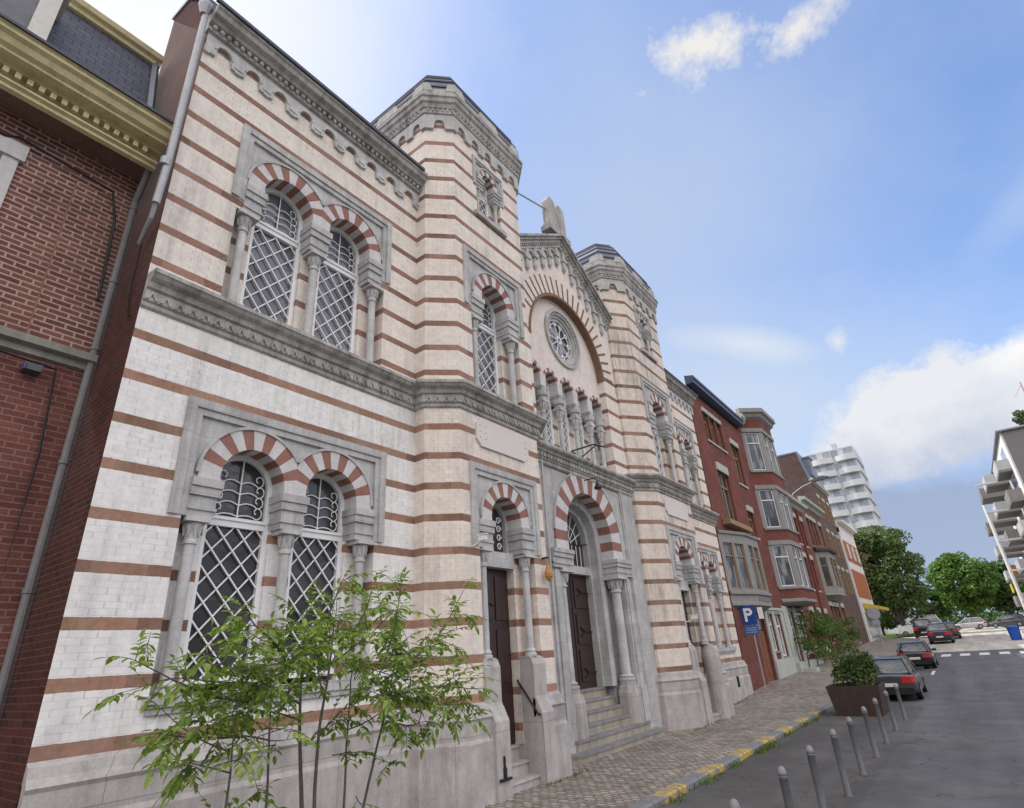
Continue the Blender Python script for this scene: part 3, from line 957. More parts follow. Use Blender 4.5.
for sg in (-1, 1):
    w = MB(); seg(*((ya, YC - RB) if sg < 0 else (YC + RB, yb)))
    yy = YC + sg * RB
    w.face([(XG, yy, 7.9), (XT, yy, 7.9), (XT, yy, ZB), (XG, yy, ZB)])
    for k in range(6):
        t0, t1 = .0 + k * .13 / 6, 0
    # sliver between jamb and arc up to z=12
    P = [(XG, YC + sg * RB, ZB)]
    a_ = math.asin((12.0 - ZB) / RB)
    P = [(YC + sg * RB * math.cos(a_ * q / 4), ZB + RB * math.sin(a_ * q / 4)) for q in range(5)] + [(YC + sg * RB, 12.0)]
    w.face([(XG, p_[0], p_[1]) for p_ in P])
    w.build('gable_jamb', M['cream_up'], temple)
w = MB(); ring(w, YC, ZB, RB - .06, RB + .05, XT, XG + .02, 48, 0)
nr = 25
for k in range(nr):
    a = PI * (k + .5) / nr
    c0, s0 = math.cos(a), math.sin(a); hw = .042
    r0_, r1_ = RB, RB + .74
    P = [(YC + r0_ * c0 - hw * s0, ZB + r0_ * s0 + hw * c0), (YC + r1_ * c0 - hw * s0, ZB + r1_ * s0 + hw * c0), (YC + r1_ * c0 + hw * s0, ZB + r1_ * s0 - hw * c0), (YC + r0_ * c0 + hw * s0, ZB + r0_ * s0 - hw * c0)]
    if any(p_[0] < ya + .02 or p_[0] > yb - .02 for p_ in P): continue
    if max(p_[1] for p_ in P) > 16: continue
    w.prismx(P, XG - .01, XG + .012)
w.build('blind_arch_rays', M['ray_brown'], temple)
# tympanum
w = MB()
w.face([(XT, YC - RB, 10.42), (XT, YC + RB, 10.42)] + [(XT, a, b) for a, b in arc_pts(YC, ZB, RB, 0, PI, 40)])
tym = None
# leave holes: gallery arches are set in a lower panel, rose is proud of the plane
w2 = MB(); cs = [YC + (k - 2) * .99 - .0 for k in range(5)]
f = MB()
N = 200; A_, B_ = YC - RB, YC + RB
zsg, rg, rog = 10.55, .34, .47
w = MB()
RZ, RC = 1.02, (YC + .05, 12.60)
nseg = 60
def edge(y):
    best = 10.2
    for c_ in cs:
        d = abs(y - c_)
        if d < rog: best = max(best, zsg + math.sqrt(rog * rog - d * d))
    return best
ys = [A_ + (B_ - A_) * k / N for k in range(N + 1)]
for a, b in zip(ys, ys[1:]):
    ea, eb = edge(a), edge(b)
    def ar(y): return ZB + math.sqrt(max(0, RB * RB - (y - YC) ** 2))
    def rc(y, s_):
        d = abs(y - RC[0]); return RC[1] + s_ * math.sqrt(max(0, RZ * RZ - d * d))
    if abs((a + b) / 2 - RC[0]) < RZ:
        w.face([(XT, a, ea), (XT, b, eb), (XT, b, rc(b, -1)), (XT, a, rc(a, -1))])
        w.face([(XT, a, rc(a, 1)), (XT, b, rc(b, 1)), (XT, b, ar(b)), (XT, a, ar(a))])
    else:
        w.face([(XT, a, ea), (XT, b, eb), (XT, b, ar(b)), (XT, a, ar(a))])
w.build('tympanum', M['cream_plain'], temple)
arcade(XT, cs, rg, rog, zsg, 10.2, 9.98, 8.0, None, A_, B_, False, M['cream_up'], M['grey'], nv=9, depth=.42, back=.3, colr=.1, cap=.42, cols=False, name='gallery', impx=.0)
gal = bpy.data.objects['gallery']
for k in range(6):
    yy = YC + (k - 2.5) * .99
    if k == 0: yy = A_ + .16
    if k == 5: yy = B_ - .16
    c_ = MB(); column(c_, XT - .10, yy, 8.0, 9.76, .085, .42, .16, 1.7); c_.build('column', M['grey_light'], gal)
    im_ = MB(); im_.lathe(XT - .10, yy, [(.10, 9.70), (.15, 9.75), (.15, 9.84), (.20, 9.88), (.20, 10.0), (.17, 10.02), (.17, 10.2)], 12); im_.build('impost_block', M['grey'], gal)
for c_ in cs:
    arched_window(temple, XT - .36, c_, .33, zsg, 8.05, 10.0, False, M['glass_up'], .2, .26)
# rose window
ro = MB(); cy_, cz_ = RC
for r0_, r1_, x0_, x1_ in ((1.02, 1.13, XT - .05, XT + .07), (.93, 1.03, XT - .2, XT + .02), (.84, .935, XT - .2, XT - .05), (.74, .845, XT - .25, XT - .11)):
    ring(ro, cy_, cz_, r0_, r1_, x0_, x1_, 48, 0, 0, 2 * PI)
for k in range(36):
    a = 2 * PI * k / 36; ro.box(XT + .0, XT + .045, cy_ + .98 * math.cos(a) - .022, cy_ + .98 * math.cos(a) + .022, cz_ + .98 * math.sin(a) - .022, cz_ + .98 * math.sin(a) + .022)
rose = ro.build('rose_window', M['grey'], temple)
tr = MB()
ring(tr, cy_, cz_, .10, .15, XT - .2, XT - .13, 16, 0, 0, 2 * PI)
for k in range(10):
    a = 2 * PI * k / 10
    P = [(cy_ + .14 * math.cos(a), cz_ + .14 * math.sin(a))]
    tr.tube([(XT - .16, cy_ + .14 * math.cos(a), cz_ + .14 * math.sin(a)), (XT - .16, cy_ + .5 * math.cos(a), cz_ + .5 * math.sin(a))], .018, 5)
    a2 = a + PI / 10; cc = (cy_ + .5 * math.cos(a2), cz_ + .5 * math.sin(a2)); rr = .5 * math.sin(PI / 10) * 1.02
    tr.tube([(XT - .16, cc[0] + rr * math.cos(a2 - PI / 2 + PI * q / 8), cc[1] + rr * math.sin(a2 - PI / 2 + PI * q / 8)) for q in range(9)], .018, 5)
    ring(tr, cy_ + .66 * math.cos(a), cz_ + .66 * math.sin(a), .055, .085, XT - .19, XT - .14, 10, 0, 0, 2 * PI)
tr.build('tracery', M['iron_white'], rose)
g = MB(); g.face([(XT - .22, a, b) for a, b in arc_pts(cy_, cz_, .95, 0, 2 * PI, 40)[:-1]]); g.build('pane', M['glass_up'], rose)
# raking cornice
c = MB()
def rake(o0, o1, x0_, x1_, m=0):
    """slab following the gable between perpendicular offsets o0<o1 above the wall line"""
    for sg in (-1, 1):
        P = [(YC, zr(YC) + o0), (YC + sg * (yb - YC), zr(yb) + o0), (YC + sg * (yb - YC), zr(yb) + o1), (YC, zr(YC) + o1)]
        c.prismx(P, x0_, x1_, m)
rake(-.42, -.30, XG, XG + .10); rake(-.22, -.1, XG, XG + .16); rake(-.1, .0, XG, XG + .24); rake(0, .1, XG - .3, XG + .32)
for sg in (-1, 1):
    k = 0
    while k * .13 < yb - YC - .1:
        yy = YC + sg * (.07 + k * .13); c.box(XG, XG + .14, yy - .035, yy + .035, zr(yy) - .31, zr(yy) - .2); k += 1
c.build('raking_cornice', M['grey_dark'], temple)
c = MB()
for sg in (-1, 1):
    for k in range(6):
        yy = YC + sg * (.25 + k * .5)
        if abs(yy - YC) > yb - YC - .1: continue
        zt_ = zr(yy) - .42
        c.box(XG, XG + .09, yy - .09, yy + .09, zt_ - .78, zt_ + .2)
        c.box(XG, XG + .13, yy - .13, yy + .13, zt_ - .42, zt_ - .34)
        c.lathe(XG + .05, yy, [(.01, zt_ - .9), (.07, zt_ - .8), (.08, zt_ - .7)], 6)
        ring(c, yy + sg * .25, zt_ - .26 - .16, .15, .21, XG, XG + .08, 10)
        P = [(yy, zt_ + .1), (yy + sg * .5, zt_ - .2), (yy + sg * .5, zt_ - .30), (yy + sg * .4, zt_ - .24), (yy + sg * .25, zt_ - .2), (yy + sg * .1, zt_ - .24), (yy, zt_ - .3)]
        if abs(yy + sg * .5 - YC) < yb - YC: c.prismx(P, XG, XG + .06)
c.build('gable_corbels', M['grey'], temple)
w = MB()
for sg in (-1, 1):
    w.face([(XG + .3, YC, 16.98), (XG + .3, YC + sg * 3.36, 14.82), (-22, YC + sg * 3.36, 14.82), (-22, YC, 16.98)])
w.build('nave_roof', M['slate'], temple)
w = MB(); w.box(-30, -12.5, 2.9, 28.0, 0, 14.2); w.build('rear_wing', M['cream_plain'], temple)
# tablets of the law on the gable peak
t = MB()
t.box(XG - .2, XG + .22, YC - .72, YC + .72, 16.9, 17.12); t.box(XG - .15, XG + .17, YC - .66, YC + .66, 17.12, 17.22)
for sg in (-1, 1):
    cyy = YC + sg * .31
    P = [(cyy - .29, 17.2), (cyy + .29, 17.2)] + arc_pts(cyy, 18.35, .29, 0, PI, 12)
    t.prismx(P, XG - .13, XG + .13)
t.build('tablets_of_stone', M['grey_dark'], temple)
t = MB(); t.tube([(XF - .9, 12.28, 17.6), (XG, YC - .5, 18.0)], .03, 6); t.build('stay_rod', M['pipe_grey'], temple)
# handrail at the left door
t = MB(); t.tube([(-8.1, 10.76, 1.98), (-7.62, 10.70, 1.42), (-7.58, 10.70, 1.36), (-7.58, 10.77, 1.34)], .022, 8); t.tube([(-8.1, 10.76, 1.98), (-8.1, 10.79, 1.98)], .02, 6)
t.build('handrail', M['iron'], temple)
# small lamp bracket and the foot scraper boxes on the plinth
t = MB(); t.box(-7.585, -7.5, 9.42, 9.5, .45, .62); t.box(-7.57, -7.48, 9.30, 9.62, .42, .46); t.tube([(-7.53, 9.46, .6), (-7.53, 9.46, .8)], .03, 6)
t.build('bronze_fixture', M['iron'], temple)
# vents in the right plinth
for a in (24.4, 26.2):
    v = MB()
    v.box(XW + .165, XW + .176, a, a + .28, .75, 1.15); 
    for q in range(4): v.box(XW + .17, XW + .185, a + .02 + q * .07, a + .05 + q * .07, .76, 1.14)
    v.build('plinth_vent', M['iron'], temple)
# ------------------------------------------------------------ ground
def lerp_tab(tab, v):
    if v <= tab[0][0]: return tab[0][1]
    for (a, b), (c, d) in zip(tab, tab[1:]):
        if v <= c: return b + (d - b) * (v - a) / (c - a)
    return tab[-1][1]


ZG = [(-60, 0), (26, 0), (36, .28), (45, .55), (55, .8), (66, 1.2), (80, 1.6), (95, 1.85), (120, 2.05), (200, 2.2), (900, 2.3)]
def zg(y): return lerp_tab(ZG, y)
def zs_(x, y):
    """pavement on the temple side, rising a little towards the houses further up"""
    r = max(0, min(1, (y - 22) / 9)) * .3 * max(0, min(1, (-5.2 - x) / 3.2))
    return zg(y) + .12 + r


def sheet(name, xs, ys, zf, mat):
    m = MB()
    for a, b in zip(xs, xs[1:]):
        for c, d in zip(ys, ys[1:]):
            m.face([(a, c, zf(a, c)), (b, c, zf(b, c)), (b, d, zf(b, d)), (a, d, zf(a, d))])
    return struct(m.build(name, mat))


YS = [-60, -20, 0, 10, 18, 22, 24, 26, 28, 30, 33, 36, 40, 45, 50, 55, 60, 66, 72, 80]
YF = YS + [88, 95, 105, 120, 160, 200, 400, 900]


def asphalt_mat(name, c, patch, pf=.5, crack=True):
    m, nt, b = newmat(name); k = NB(nt)
    tc = k.n('ShaderNodeTexCoord').outputs['Object']
    fine = k.ramp(k.noise(tc, 90, 2, .7), .3, .7, .78, 1.25)
    mid = k.ramp(k.noise(tc, 1.1, 5, .65), .3, .7, .8, 1.2)
    x, y, z = k.sep(tc)
    lane = k.ramp(k.noise(k.comb(k.math('MULTIPLY', x, 1.2), k.math('MULTIPLY', y, .07), 0.0), 1.0, 3, .5), .35, .65, .8, 1.25)
    f = k.math('MULTIPLY', k.math('MULTIPLY', fine, mid), lane)
    cc = k.mix(1.0, col(c), k.comb(f, f, f), 'MULTIPLY')
    pt = k.ramp(k.noise(tc, .35, 6, .7), .5, .62, 0, pf)
    cc = k.mix(pt, cc, col(patch))
    if crack:
        vor = k.n('ShaderNodeTexVoronoi', feature='DISTANCE_TO_EDGE'); vor.inputs['Scale'].default_value = .45
        wv = k.n('ShaderNodeVectorMath', operation='ADD'); k.l(tc, wv.inputs[0])
        nn = k.n('ShaderNodeTexNoise'); nn.inputs['Scale'].default_value = 1.5; k.l(tc, nn.inputs['Vector']); k.l(nn.outputs['Color'], wv.inputs[1])
        k.l(wv.outputs[0], vor.inputs['Vector'])
        cr = k.math('LESS_THAN', vor.outputs['Distance'], .006)
        cc = k.mix(k.math('MULTIPLY', cr, .6), cc, (.015, .015, .015, 1))
    k.l(cc, b.inputs['Base Color']); b.inputs['Roughness'].default_value = .85
    k.l(k.bump(k.noise(tc, 110, 3, .7), .35, .006), b.inputs['Normal'])
    return m


def cobble_mat():
    m, nt, b = newmat('worn_cobbles'); k = NB(nt)
    tc = k.n('ShaderNodeTexCoord').outputs['Object']
    x, y, z = k.sep(tc)
    br = k.n('ShaderNodeTexBrick'); br.inputs['Scale'].default_value = 1.0
    br.inputs['Brick Width'].default_value = .19; br.inputs['Row Height'].default_value = .13
    br.inputs['Mortar Size'].default_value = .017; br.inputs['Mortar Smooth'].default_value = .7
    br.inputs['Color1'].default_value = (.38, .335, .285, 1); br.inputs['Color2'].default_value = (.18, .158, .135, 1); br.inputs['Mortar'].default_value = (.07, .062, .045, 1)
    n1 = k.n('ShaderNodeTexNoise'); n1.inputs['Scale'].default_value = 2.5; k.l(tc, n1.inputs['Vector'])
    xx, yy, zz = k.sep(n1.outputs['Color'])
    u = k.math('ADD', x, k.math('MULTIPLY', k.math('SUBTRACT', xx, .5), .12)); v = k.math('ADD', y, k.math('MULTIPLY', k.math('SUBTRACT', yy, .5), .12))
    k.l(k.comb(u, v, 0.0), br.inputs['Vector'])
    f = k.math('MULTIPLY', k.ramp(k.noise(tc, 14, 4, .7), .3, .7, .7, 1.35), k.ramp(k.noise(tc, .5, 4, .6), .3, .7, .8, 1.2))
    cc = k.mix(1.0, br.outputs['Color'], k.comb(f, f, k.math('MULTIPLY', f, .97)), 'MULTIPLY')
    moss = k.ramp(k.noise(tc, .9, 6, .75), .55, .72, 0, .55)
    cc = k.mix(moss, cc, (.075, .085, .035, 1))
    sand = k.ramp(k.noise(tc, .6, 5, .7), .5, .7, 0, .35)
    cc = k.mix(sand, cc, (.20, .17, .13, 1))
    k.l(cc, b.inputs['Base Color']); b.inputs['Roughness'].default_value = .8
    k.l(k.bump(k.math('SUBTRACT', k.math('MULTIPLY', k.noise(tc, 20, 3, .6), .3), br.outputs['Fac']), .9, .015), b.inputs['Normal'])
    return m


M['asphalt'] = asphalt_mat('road_asphalt', (.082, .082, .084), (.13, .127, .123), .5)
M['asphalt2'] = asphalt_mat('parking_asphalt', (.072, .068, .064), (.115, .108, .10), .6)
M['concrete_sun_tint'] = asphalt_mat('worn_concrete_sun_tint', (.42, .39, .34), (.33, .31, .27), .5)  # worn concrete, its colour brightened to stand for sunlight on the junction
M['cobble'] = cobble_mat()
M['grass'] = dull('lawn_grass', (.09, .14, .03), .9, .4, 1.5)
M['earth'] = dull('town_ground', (.12, .12, .10), .95, .3, .3)
sheet('ground', [-500, -60, -20, 20, 60, 500], YF, lambda x, y: zg(y) - .12, M['earth'])
sheet('road', [-5.2, 0, 3.6], YS[:-1], lambda x, y: zg(y), M['asphalt'])
sheet('far_road', [-5.2, 0, 3.6], [56, 60, 66, 72, 80, 88, 95, 105, 120, 160, 200], lambda x, y: zg(y) + .004, M['concrete_sun_tint'])  # pale beyond the zebra: sunlight put into the road colour
sheet('parking_strip', [-5.2, -2.25], [-20, 0, 10, 18, 22, 26.6], lambda x, y: zg(y) + .004, M['asphalt2'])
sheet('pavement', [-10, -8.4, -7, -5.31], YS[:-1] + [78], zs_, M['cobble'])
sheet('far_pavement', [3.75, 6.5, 9], YS[1:], lambda x, y: zg(y) + .12, dull('concrete_paving', (.2, .2, .19), .9, .2, 3))
sheet('crossing_street', [-60, -20, -5.2], [78, 80, 88], lambda x, y: zg(y) - .004, M['concrete_sun_tint'])
sheet('junction', [3.6, 20, 60], [80, 88, 95, 105, 120], lambda x, y: zg(y) - .004, M['concrete_sun_tint'])
tag(sheet('lawn', [-70, -30, -14, -5.6], [88, 95, 105, 120, 160], lambda x, y: zg(y) + .1, M['grass']), None, None)

# kerb with yellow paint
m, nt, b = newmat('kerb_stone'); k = NB(nt)
tc = k.n('ShaderNodeTexCoord').outputs['Object']; x, y, z = k.sep(tc)
yel = k.math('GREATER_THAN', k.math('FRACT', k.math('ADD', k.math('DIVIDE', y, 2.05), .30)), .5)
yel = k.math('MULTIPLY', yel, k.math('MULTIPLY', k.math('GREATER_THAN', y, 8.0), k.math('LESS_THAN', y, 24.0)))
wear = k.ramp(k.noise(tc, 7, 6, .75), .40, .56)
base = k.mix(k.noise(tc, 6, 4, .6), (.13, .13, .135, 1), (.24, .24, .25, 1))
joint = k.math('LESS_THAN', k.math('FRACT', k.math('DIVIDE', y, 1.025)), .015)
cc = k.mix(k.math('MULTIPLY', yel, wear), base, (.50, .34, .06, 1)); cc = k.mix(joint, cc, (.03, .03, .03, 1))
k.l(cc, b.inputs['Base Color']); b.inputs['Roughness'].default_value = .8
M['kerb'] = m


def kerb(name, x0, x1, ys):
    m = MB()
    s = 1 if x1 > x0 else -1
    for a, b in zip(ys, ys[1:]):
        za, zb = zg(a), zg(b)
        m.face([(x0, a, za + .124), (x1 - s * .03, a, za + .124), (x1 - s * .03, b, zb + .124), (x0, b, zb + .124)])
        m.face([(x1 - s * .03, a, za + .124), (x1, a, za + .095), (x1, b, zb + .095), (x1 - s * .03, b, zb + .124)])
        m.face([(x1, a, za + .095), (x1, a, za - .02), (x1, b, zb - .02), (x1, b, zb + .095)])
    return struct(m.build(name, M['kerb']))


kerb('kerb', -5.31, -5.05, YS[:-1] + [78]); kerb('far_kerb', 3.78, 3.56, YS[:])
# markings
mk = MB()
for i in range(6):
    x0 = -2.45 + i * 1.07
    mk.face([(x0, 51.0, zg(51) + .008), (x0 + .56, 51.0, zg(51) + .008), (x0 + .56, 53.4, zg(53.4) + .008), (x0, 53.4, zg(53.4) + .008)])
for a, b in ((38.0, 40.2),):
    mk.face([(-2.5, a, zg(a) + .008), (-2.36, a, zg(a) + .008), (-2.36, b, zg(b) + .008), (-2.5, b, zg(b) + .008)])
M['paint'] = dull('worn_road_paint', (.62, .62, .60), .8, .3, 6)
struct(mk.build('road_marking', M['paint']))
mk = MB(); M['seam'] = dull('pale_seam', (.12, .118, .115), .9, .4, 5)
mk.face([(-2.2, 26.7, zg(26.7) + .005), (3.5, 26.1, zg(26.1) + .005), (3.5, 26.3, zg(26.3) + .005), (-2.2, 26.9, zg(26.9) + .005)])
struct(mk.build('road_seam', M['seam']))
# weeds along the kerb
wd = MB(); rnd = random.Random(3)
def blade(mb, x, y, z, L, w, rnd):
    a = rnd.uniform(0, 2 * PI); l = rnd.uniform(.2, .9)
    dx, dy = math.cos(a), math.sin(a)
    p = Vector((x, y, z)); q = p + Vector((dx * L * l * .5, dy * L * l * .5, L * .6)); r = q + Vector((dx * L * l * .6, dy * L * l * .6, L * .25))
    s = Vector((-dy, dx, 0)) * w
    mb.face([tuple(p - s * .6), tuple(p + s * .6), tuple(q + s), tuple(q - s)]); mb.face([tuple(q - s), tuple(q + s), tuple(r)])
for (yc, n, sp, xx) in ((12.6, 60, .5, -4.98), (14.2, 60, .35, -4.98), (16.2, 150, .45, -4.94), (16.9, 170, .4, -4.96), (18.9, 60, .5, -4.98), (21.0, 70, .6, -5.0), (22.2, 50, .4, -4.9), (10.6, 50, .8, -5.00), (9.0, 60, .8, -5.00)):
    for _ in range(n):
        blade(wd, xx + rnd.gauss(0, .07), yc + rnd.gauss(0, sp * .6), .0, rnd.uniform(.03, .14), .010, rnd)
for _ in range(500):
    yy = rnd.uniform(2, 27); blade(wd, -5.02 + rnd.gauss(0, .03), yy, 0, rnd.uniform(.02, .07), .008, rnd)
for _ in range(500):                    # tufts at the foot of the plinths
    yy = rnd.choice([rnd.uniform(10.7, 12.5), rnd.uniform(17.8, 22), rnd.uniform(22.5, 28), rnd.uniform(2.5, 9)])
    xx = -7.53 if (8.7 < yy < 12.3 or 18.2 < yy < 22) else -8.38
    blade(wd, xx + abs(rnd.gauss(0, .05)), yy, zs_(xx, yy) - .01, rnd.uniform(.02, .10), .008, rnd)
M['weed'] = leaf_mat('weed_green', (.05, .10, .02), (.14, .20, .04), .3)
tag(wd.build('weeds', M['weed']), 'green weeds growing out of the kerb joint and wall foot', 'weeds', kind='stuff')

# ------------------------------------------------------------ bollards
M['bollard'] = dull('grey_painted_steel', (.13, .13, .135), .5, .25, 8, metal=.1, streak=.25)
M['bollard_cap'] = dull('pale_bollard_cap', (.24, .24, .25), .5, .2, 8)
ybs = [6.9, 8.75, 10.45, 12.25, 14.05, 16.0, 18.0, 20.2, 22.6]
words = ['nearest, cut by the lower edge of the picture', 'second up the row', 'third up the row', 'fourth up the row', 'fifth up the row', 'sixth up the row, before the planter', 'seventh up the row, beside the planter', 'eighth up the row, beside the planter corner', 'last of the row, behind the dark car']
proto = None
for i, yb_ in enumerate(ybs):
    lb = 'grey steel bollard, ' + words[i]
    if proto is None:
        proto = thing('bollard', lb, 'bollard', (-2.5, yb_, 0), 'grey bollards along the parking strip')
        a = MB(); a.lathe(0, 0, [(.075, 0), (.075, .015), (.052, .03), (.052, .84), (.056, .845), (.056, .875)], 16); o = a.build('post', M['bollard'], proto, smooth=True); o.matrix_parent_inverse.identity()
        a = MB(); a.lathe(0, 0, [(.056, .875), (.054, .91), (.045, .945), (.028, .968), (.008, .978)], 16); o = a.build('cap', M['bollard_cap'], proto, smooth=True); o.matrix_parent_inverse.identity()
    else: copy_tree(proto, (-2.5 + rnd.uniform(-.02, .02), yb_, zg(yb_)), lb)

# ------------------------------------------------------------ planter with box shrub
M['corten'] = dull('rusty_brown_steel', (.065, .042, .035), .7, .3, 3, streak=.3)
def planter(name, label, x0, x1, y0, y1, h, z=0):
    t = thing(name, label, 'planter', ((x0 + x1) / 2, (y0 + y1) / 2, z))
    m = MB(); f = .12
    P0 = [(x0 + f, y0 + f), (x1 - f, y0 + f), (x1 - f, y1 - f), (x0 + f, y1 - f)]; P1 = [(x0, y0), (x1, y0), (x1, y1), (x0, y1)]
    Q1 = [(x0 + .05, y0 + .05), (x1 - .05, y0 + .05), (x1 - .05, y1 - .05), (x0 + .05, y1 - .05)]
    for k in range(4):
        a, b = P0[k], P0[(k + 1) % 4]; c, d = P1[(k + 1) % 4], P1[k]
        m.face([(*a, z), (*b, z), (*c, z + h), (*d, z + h)])
        m.face([(*d, z + h), (*c, z + h), (*Q1[(k + 1) % 4], z + h), (*Q1[k], z + h)])
        m.face([(*Q1[k], z + h), (*Q1[(k + 1) % 4], z + h), (*Q1[(k + 1) % 4], z + h - .2), (*Q1[k], z + h - .2)])
    m.build('box', M['corten'], t)
    m = MB(); m.face([(*q, z + h - .12) for q in Q1]); m.build('soil', M['earth'], t)
    return t
planter('planter', 'rusty brown steel planter filled with a dark green bush beside the bollards', -4.6, -3.02, 23.3, 24.9, .90)


def leafcloud(mb, clumps, per, size, rnd, flat=.0, asp=.55, shell=.55):
    for (cx, cy, cz, r) in clumps:
        for _ in range(per):
            while True:
                v = Vector((rnd.uniform(-1, 1), rnd.uniform(-1, 1), rnd.uniform(-1, 1)))
                if .05 < v.length < 1: break
            v = v.normalized() * (v.length ** shell)
            p = Vector((cx, cy, cz)) + Vector((v.x, v.y, v.z * .8)) * r
            n = (v.normalized() * .6 + Vector((rnd.gauss(0, .6), rnd.gauss(0, .6), rnd.gauss(.4, .6)))).normalized()
            a = n.cross(Vector((rnd.gauss(0, 1), rnd.gauss(0, 1), rnd.gauss(0, 1)))).normalized(); b = n.cross(a)
            s = size * rnd.uniform(.6, 1.3)
            a *= s; b *= s * asp
            mb.face([tuple(p - a), tuple(p - b * .9), tuple(p + a), tuple(p + b * .9)])


def crown_clumps(cx, cy, cz, rx, rz, n, rnd, r0=.28, r1=.42, ry=None):
    ry = ry or rx
    out = []
    for _ in range(n):
        while True:
            v = Vector((rnd.uniform(-1, 1), rnd.uniform(-1, 1), rnd.uniform(-1, 1)))
            if v.length < 1: break
        v = v.normalized() * (v.length ** .5) * .82
        out.append((cx + v.x * rx, cy + v.y * ry, cz + v.z * rz, rnd.uniform(r0, r1) * min(rx, rz)))
    return out


M['bush'] = leaf_mat('dark_bush_leaves', (.03, .06, .015), (.10, .15, .04), .2, 2)
bt = thing('bush', 'dense dark green bush growing out of the rusty planter', 'bush', (-3.75, 24.1, .75))
m = MB(); leafcloud(m, [(a + .25, b + .9, c + .08, d) for a, b, c, d in [(-4.0, 23.2, 1.15, .55), (-4.3, 23.0, 1.05, .42), (-3.7, 23.3, 1.1, .42), (-4.05, 23.4, 1.42, .36), (-3.75, 22.9, 1.0, .35), (-4.4, 23.3, 1.15, .3), (-3.6, 23.3, 1.5, .28)]], 330, .055, rnd)
for _ in range(60):
    a = rnd.uniform(0, 2 * PI); rr_ = rnd.uniform(.2, .6); px_, py_ = -3.75 + rr_ * math.cos(a), 24.1 + rr_ * .9 * math.sin(a); zt2_ = rnd.uniform(1.2, 1.85) - rr_ * .35
    leafcloud(m, [(px_ + .08 * q, py_, zt2_ + .09 * q, .09) for q in range(3)], 14, .045, rnd)
m.build('foliage', M['bush'], bt)
m = MB()
M['bark'] = dull('grey_bark', (.12, .10, .08), .9, .35, 8)
for k in range(6): m.tube([(-3.75 + .1 * math.cos(k), 24.1 + .1 * math.sin(k), .7), (-3.75 + .4 * math.cos(k), 24.1 + .35 * math.sin(k), 1.3)], .018, 5, 0, .006)
m.build('stem', M['bark'], bt)

# ------------------------------------------------------------ young street tree in front of the temple
M['leaf_near'] = leaf_mat('young_tree_leaves', (.10, .19, .04), (.33, .41, .10), .4, 2.2)
planter('planter', 'brown steel planter below the picture holding the young tree', -5.1, -3.4, 1.7, 3.9, .8)
tree = thing('street_tree', 'young multi-stemmed tree with long green leaves before the left windows', 'tree', (-4.3, 2.9, .7))
rnd = random.Random(11)
tm_ = MB(); lf = MB()


def leaflet(mb, p, d, n, L):
    """one pointed, folded leaf starting at p along d"""
    d = d.normalized(); s = d.cross(n)
    if s.length < 1e-3: s = d.orthogonal()
    s.normalize(); n = s.cross(d).normalized()
    w = L * .23
    droop = Vector((0, 0, -1)) * L * .12
    a = p; m1 = p + d * L * .35 + droop * .2; m2 = p + d * L * .72 + droop * .6; e = p + d * L + droop * 1.3
    up = n * w * .35
    for sg in (-1, 1):
        e1 = m1 + s * sg * w + up; e2 = m2 + s * sg * w * .75 + up * .8
        mb.face([tuple(a), tuple(m1), tuple(e1)]); mb.face([tuple(m1), tuple(m2), tuple(e2), tuple(e1)]); mb.face([tuple(m2), tuple(e), tuple(e2)])


def spray(p, d, n, L, pairs):
    """compound leaf: a stalk with opposite leaflets"""
    d = d.normalized(); pts = [p]; q = p.copy(); dd = d.copy()
    for i in range(pairs + 1):
        dd = (dd + Vector((0, 0, -.14)) + Vector((rnd.gauss(0, .05), rnd.gauss(0, .05), 0))).normalized()
        q = q + dd * (L / (pairs + 1)); pts.append(q.copy())
    tm_.tube(pts, .0035, 3, 0, .0015)
    for i in range(1, len(pts)):
        s = dd.cross(Vector((0, 0, 1)))
        if s.length < .1: s = Vector((1, 0, 0))
        s.normalize()
        if i == len(pts) - 1:
            leaflet(lf, pts[i], dd, Vector((0, 0, 1)), rnd.uniform(.068, .10))
        else:
            for sg in (-1, 1):
                leaflet(lf, pts[i], s * sg * .9 + dd * .6 + Vector((0, 0, rnd.uniform(-.45, .1))), Vector((rnd.gauss(0, .3), rnd.gauss(0, .3), 1)), rnd.uniform(.058, .092))


def branch(p, d, L, r, lvl, leafy):
    pts = [p.copy()]; q = p.copy(); dd = d.normalized(); n = max(4, int(L / .09))
    for i in range(n):
        dd = (dd + Vector((rnd.gauss(0, .10), rnd.gauss(0, .10), rnd.gauss(.02, .07)))).normalized()
        q = q + dd * (L / n); pts.append(q.copy())
        t = (i + 1) / n
        if lvl > 0 and t > .2 and rnd.random() < (.42 if lvl == 2 else .38):
            a = rnd.uniform(0, 2 * PI); o = dd.orthogonal().normalized(); o.rotate(Matrix.Rotation(a, 3, dd))
            branch(q, dd * .55 + o * .9 + Vector((0, 0, .15)), L * (1 - t * .5) * rnd.uniform(.3, .5), r * .5, lvl - 1, leafy)
        if t > leafy:
            for _ in range(2 if lvl < 2 else 1):
                if rnd.random() < .42:
                    a = rnd.uniform(0, 2 * PI); o = dd.orthogonal().normalized(); o.rotate(Matrix.Rotation(a, 3, dd))
                    spray(q, o + dd * .5 + Vector((0, 0, .1)), o, rnd.uniform(.12, .2), rnd.choice([2, 3, 3]))
    tm_.tube(pts, r, 5, 0, r * .35)
    spray(q, dd, dd, .16, 3)


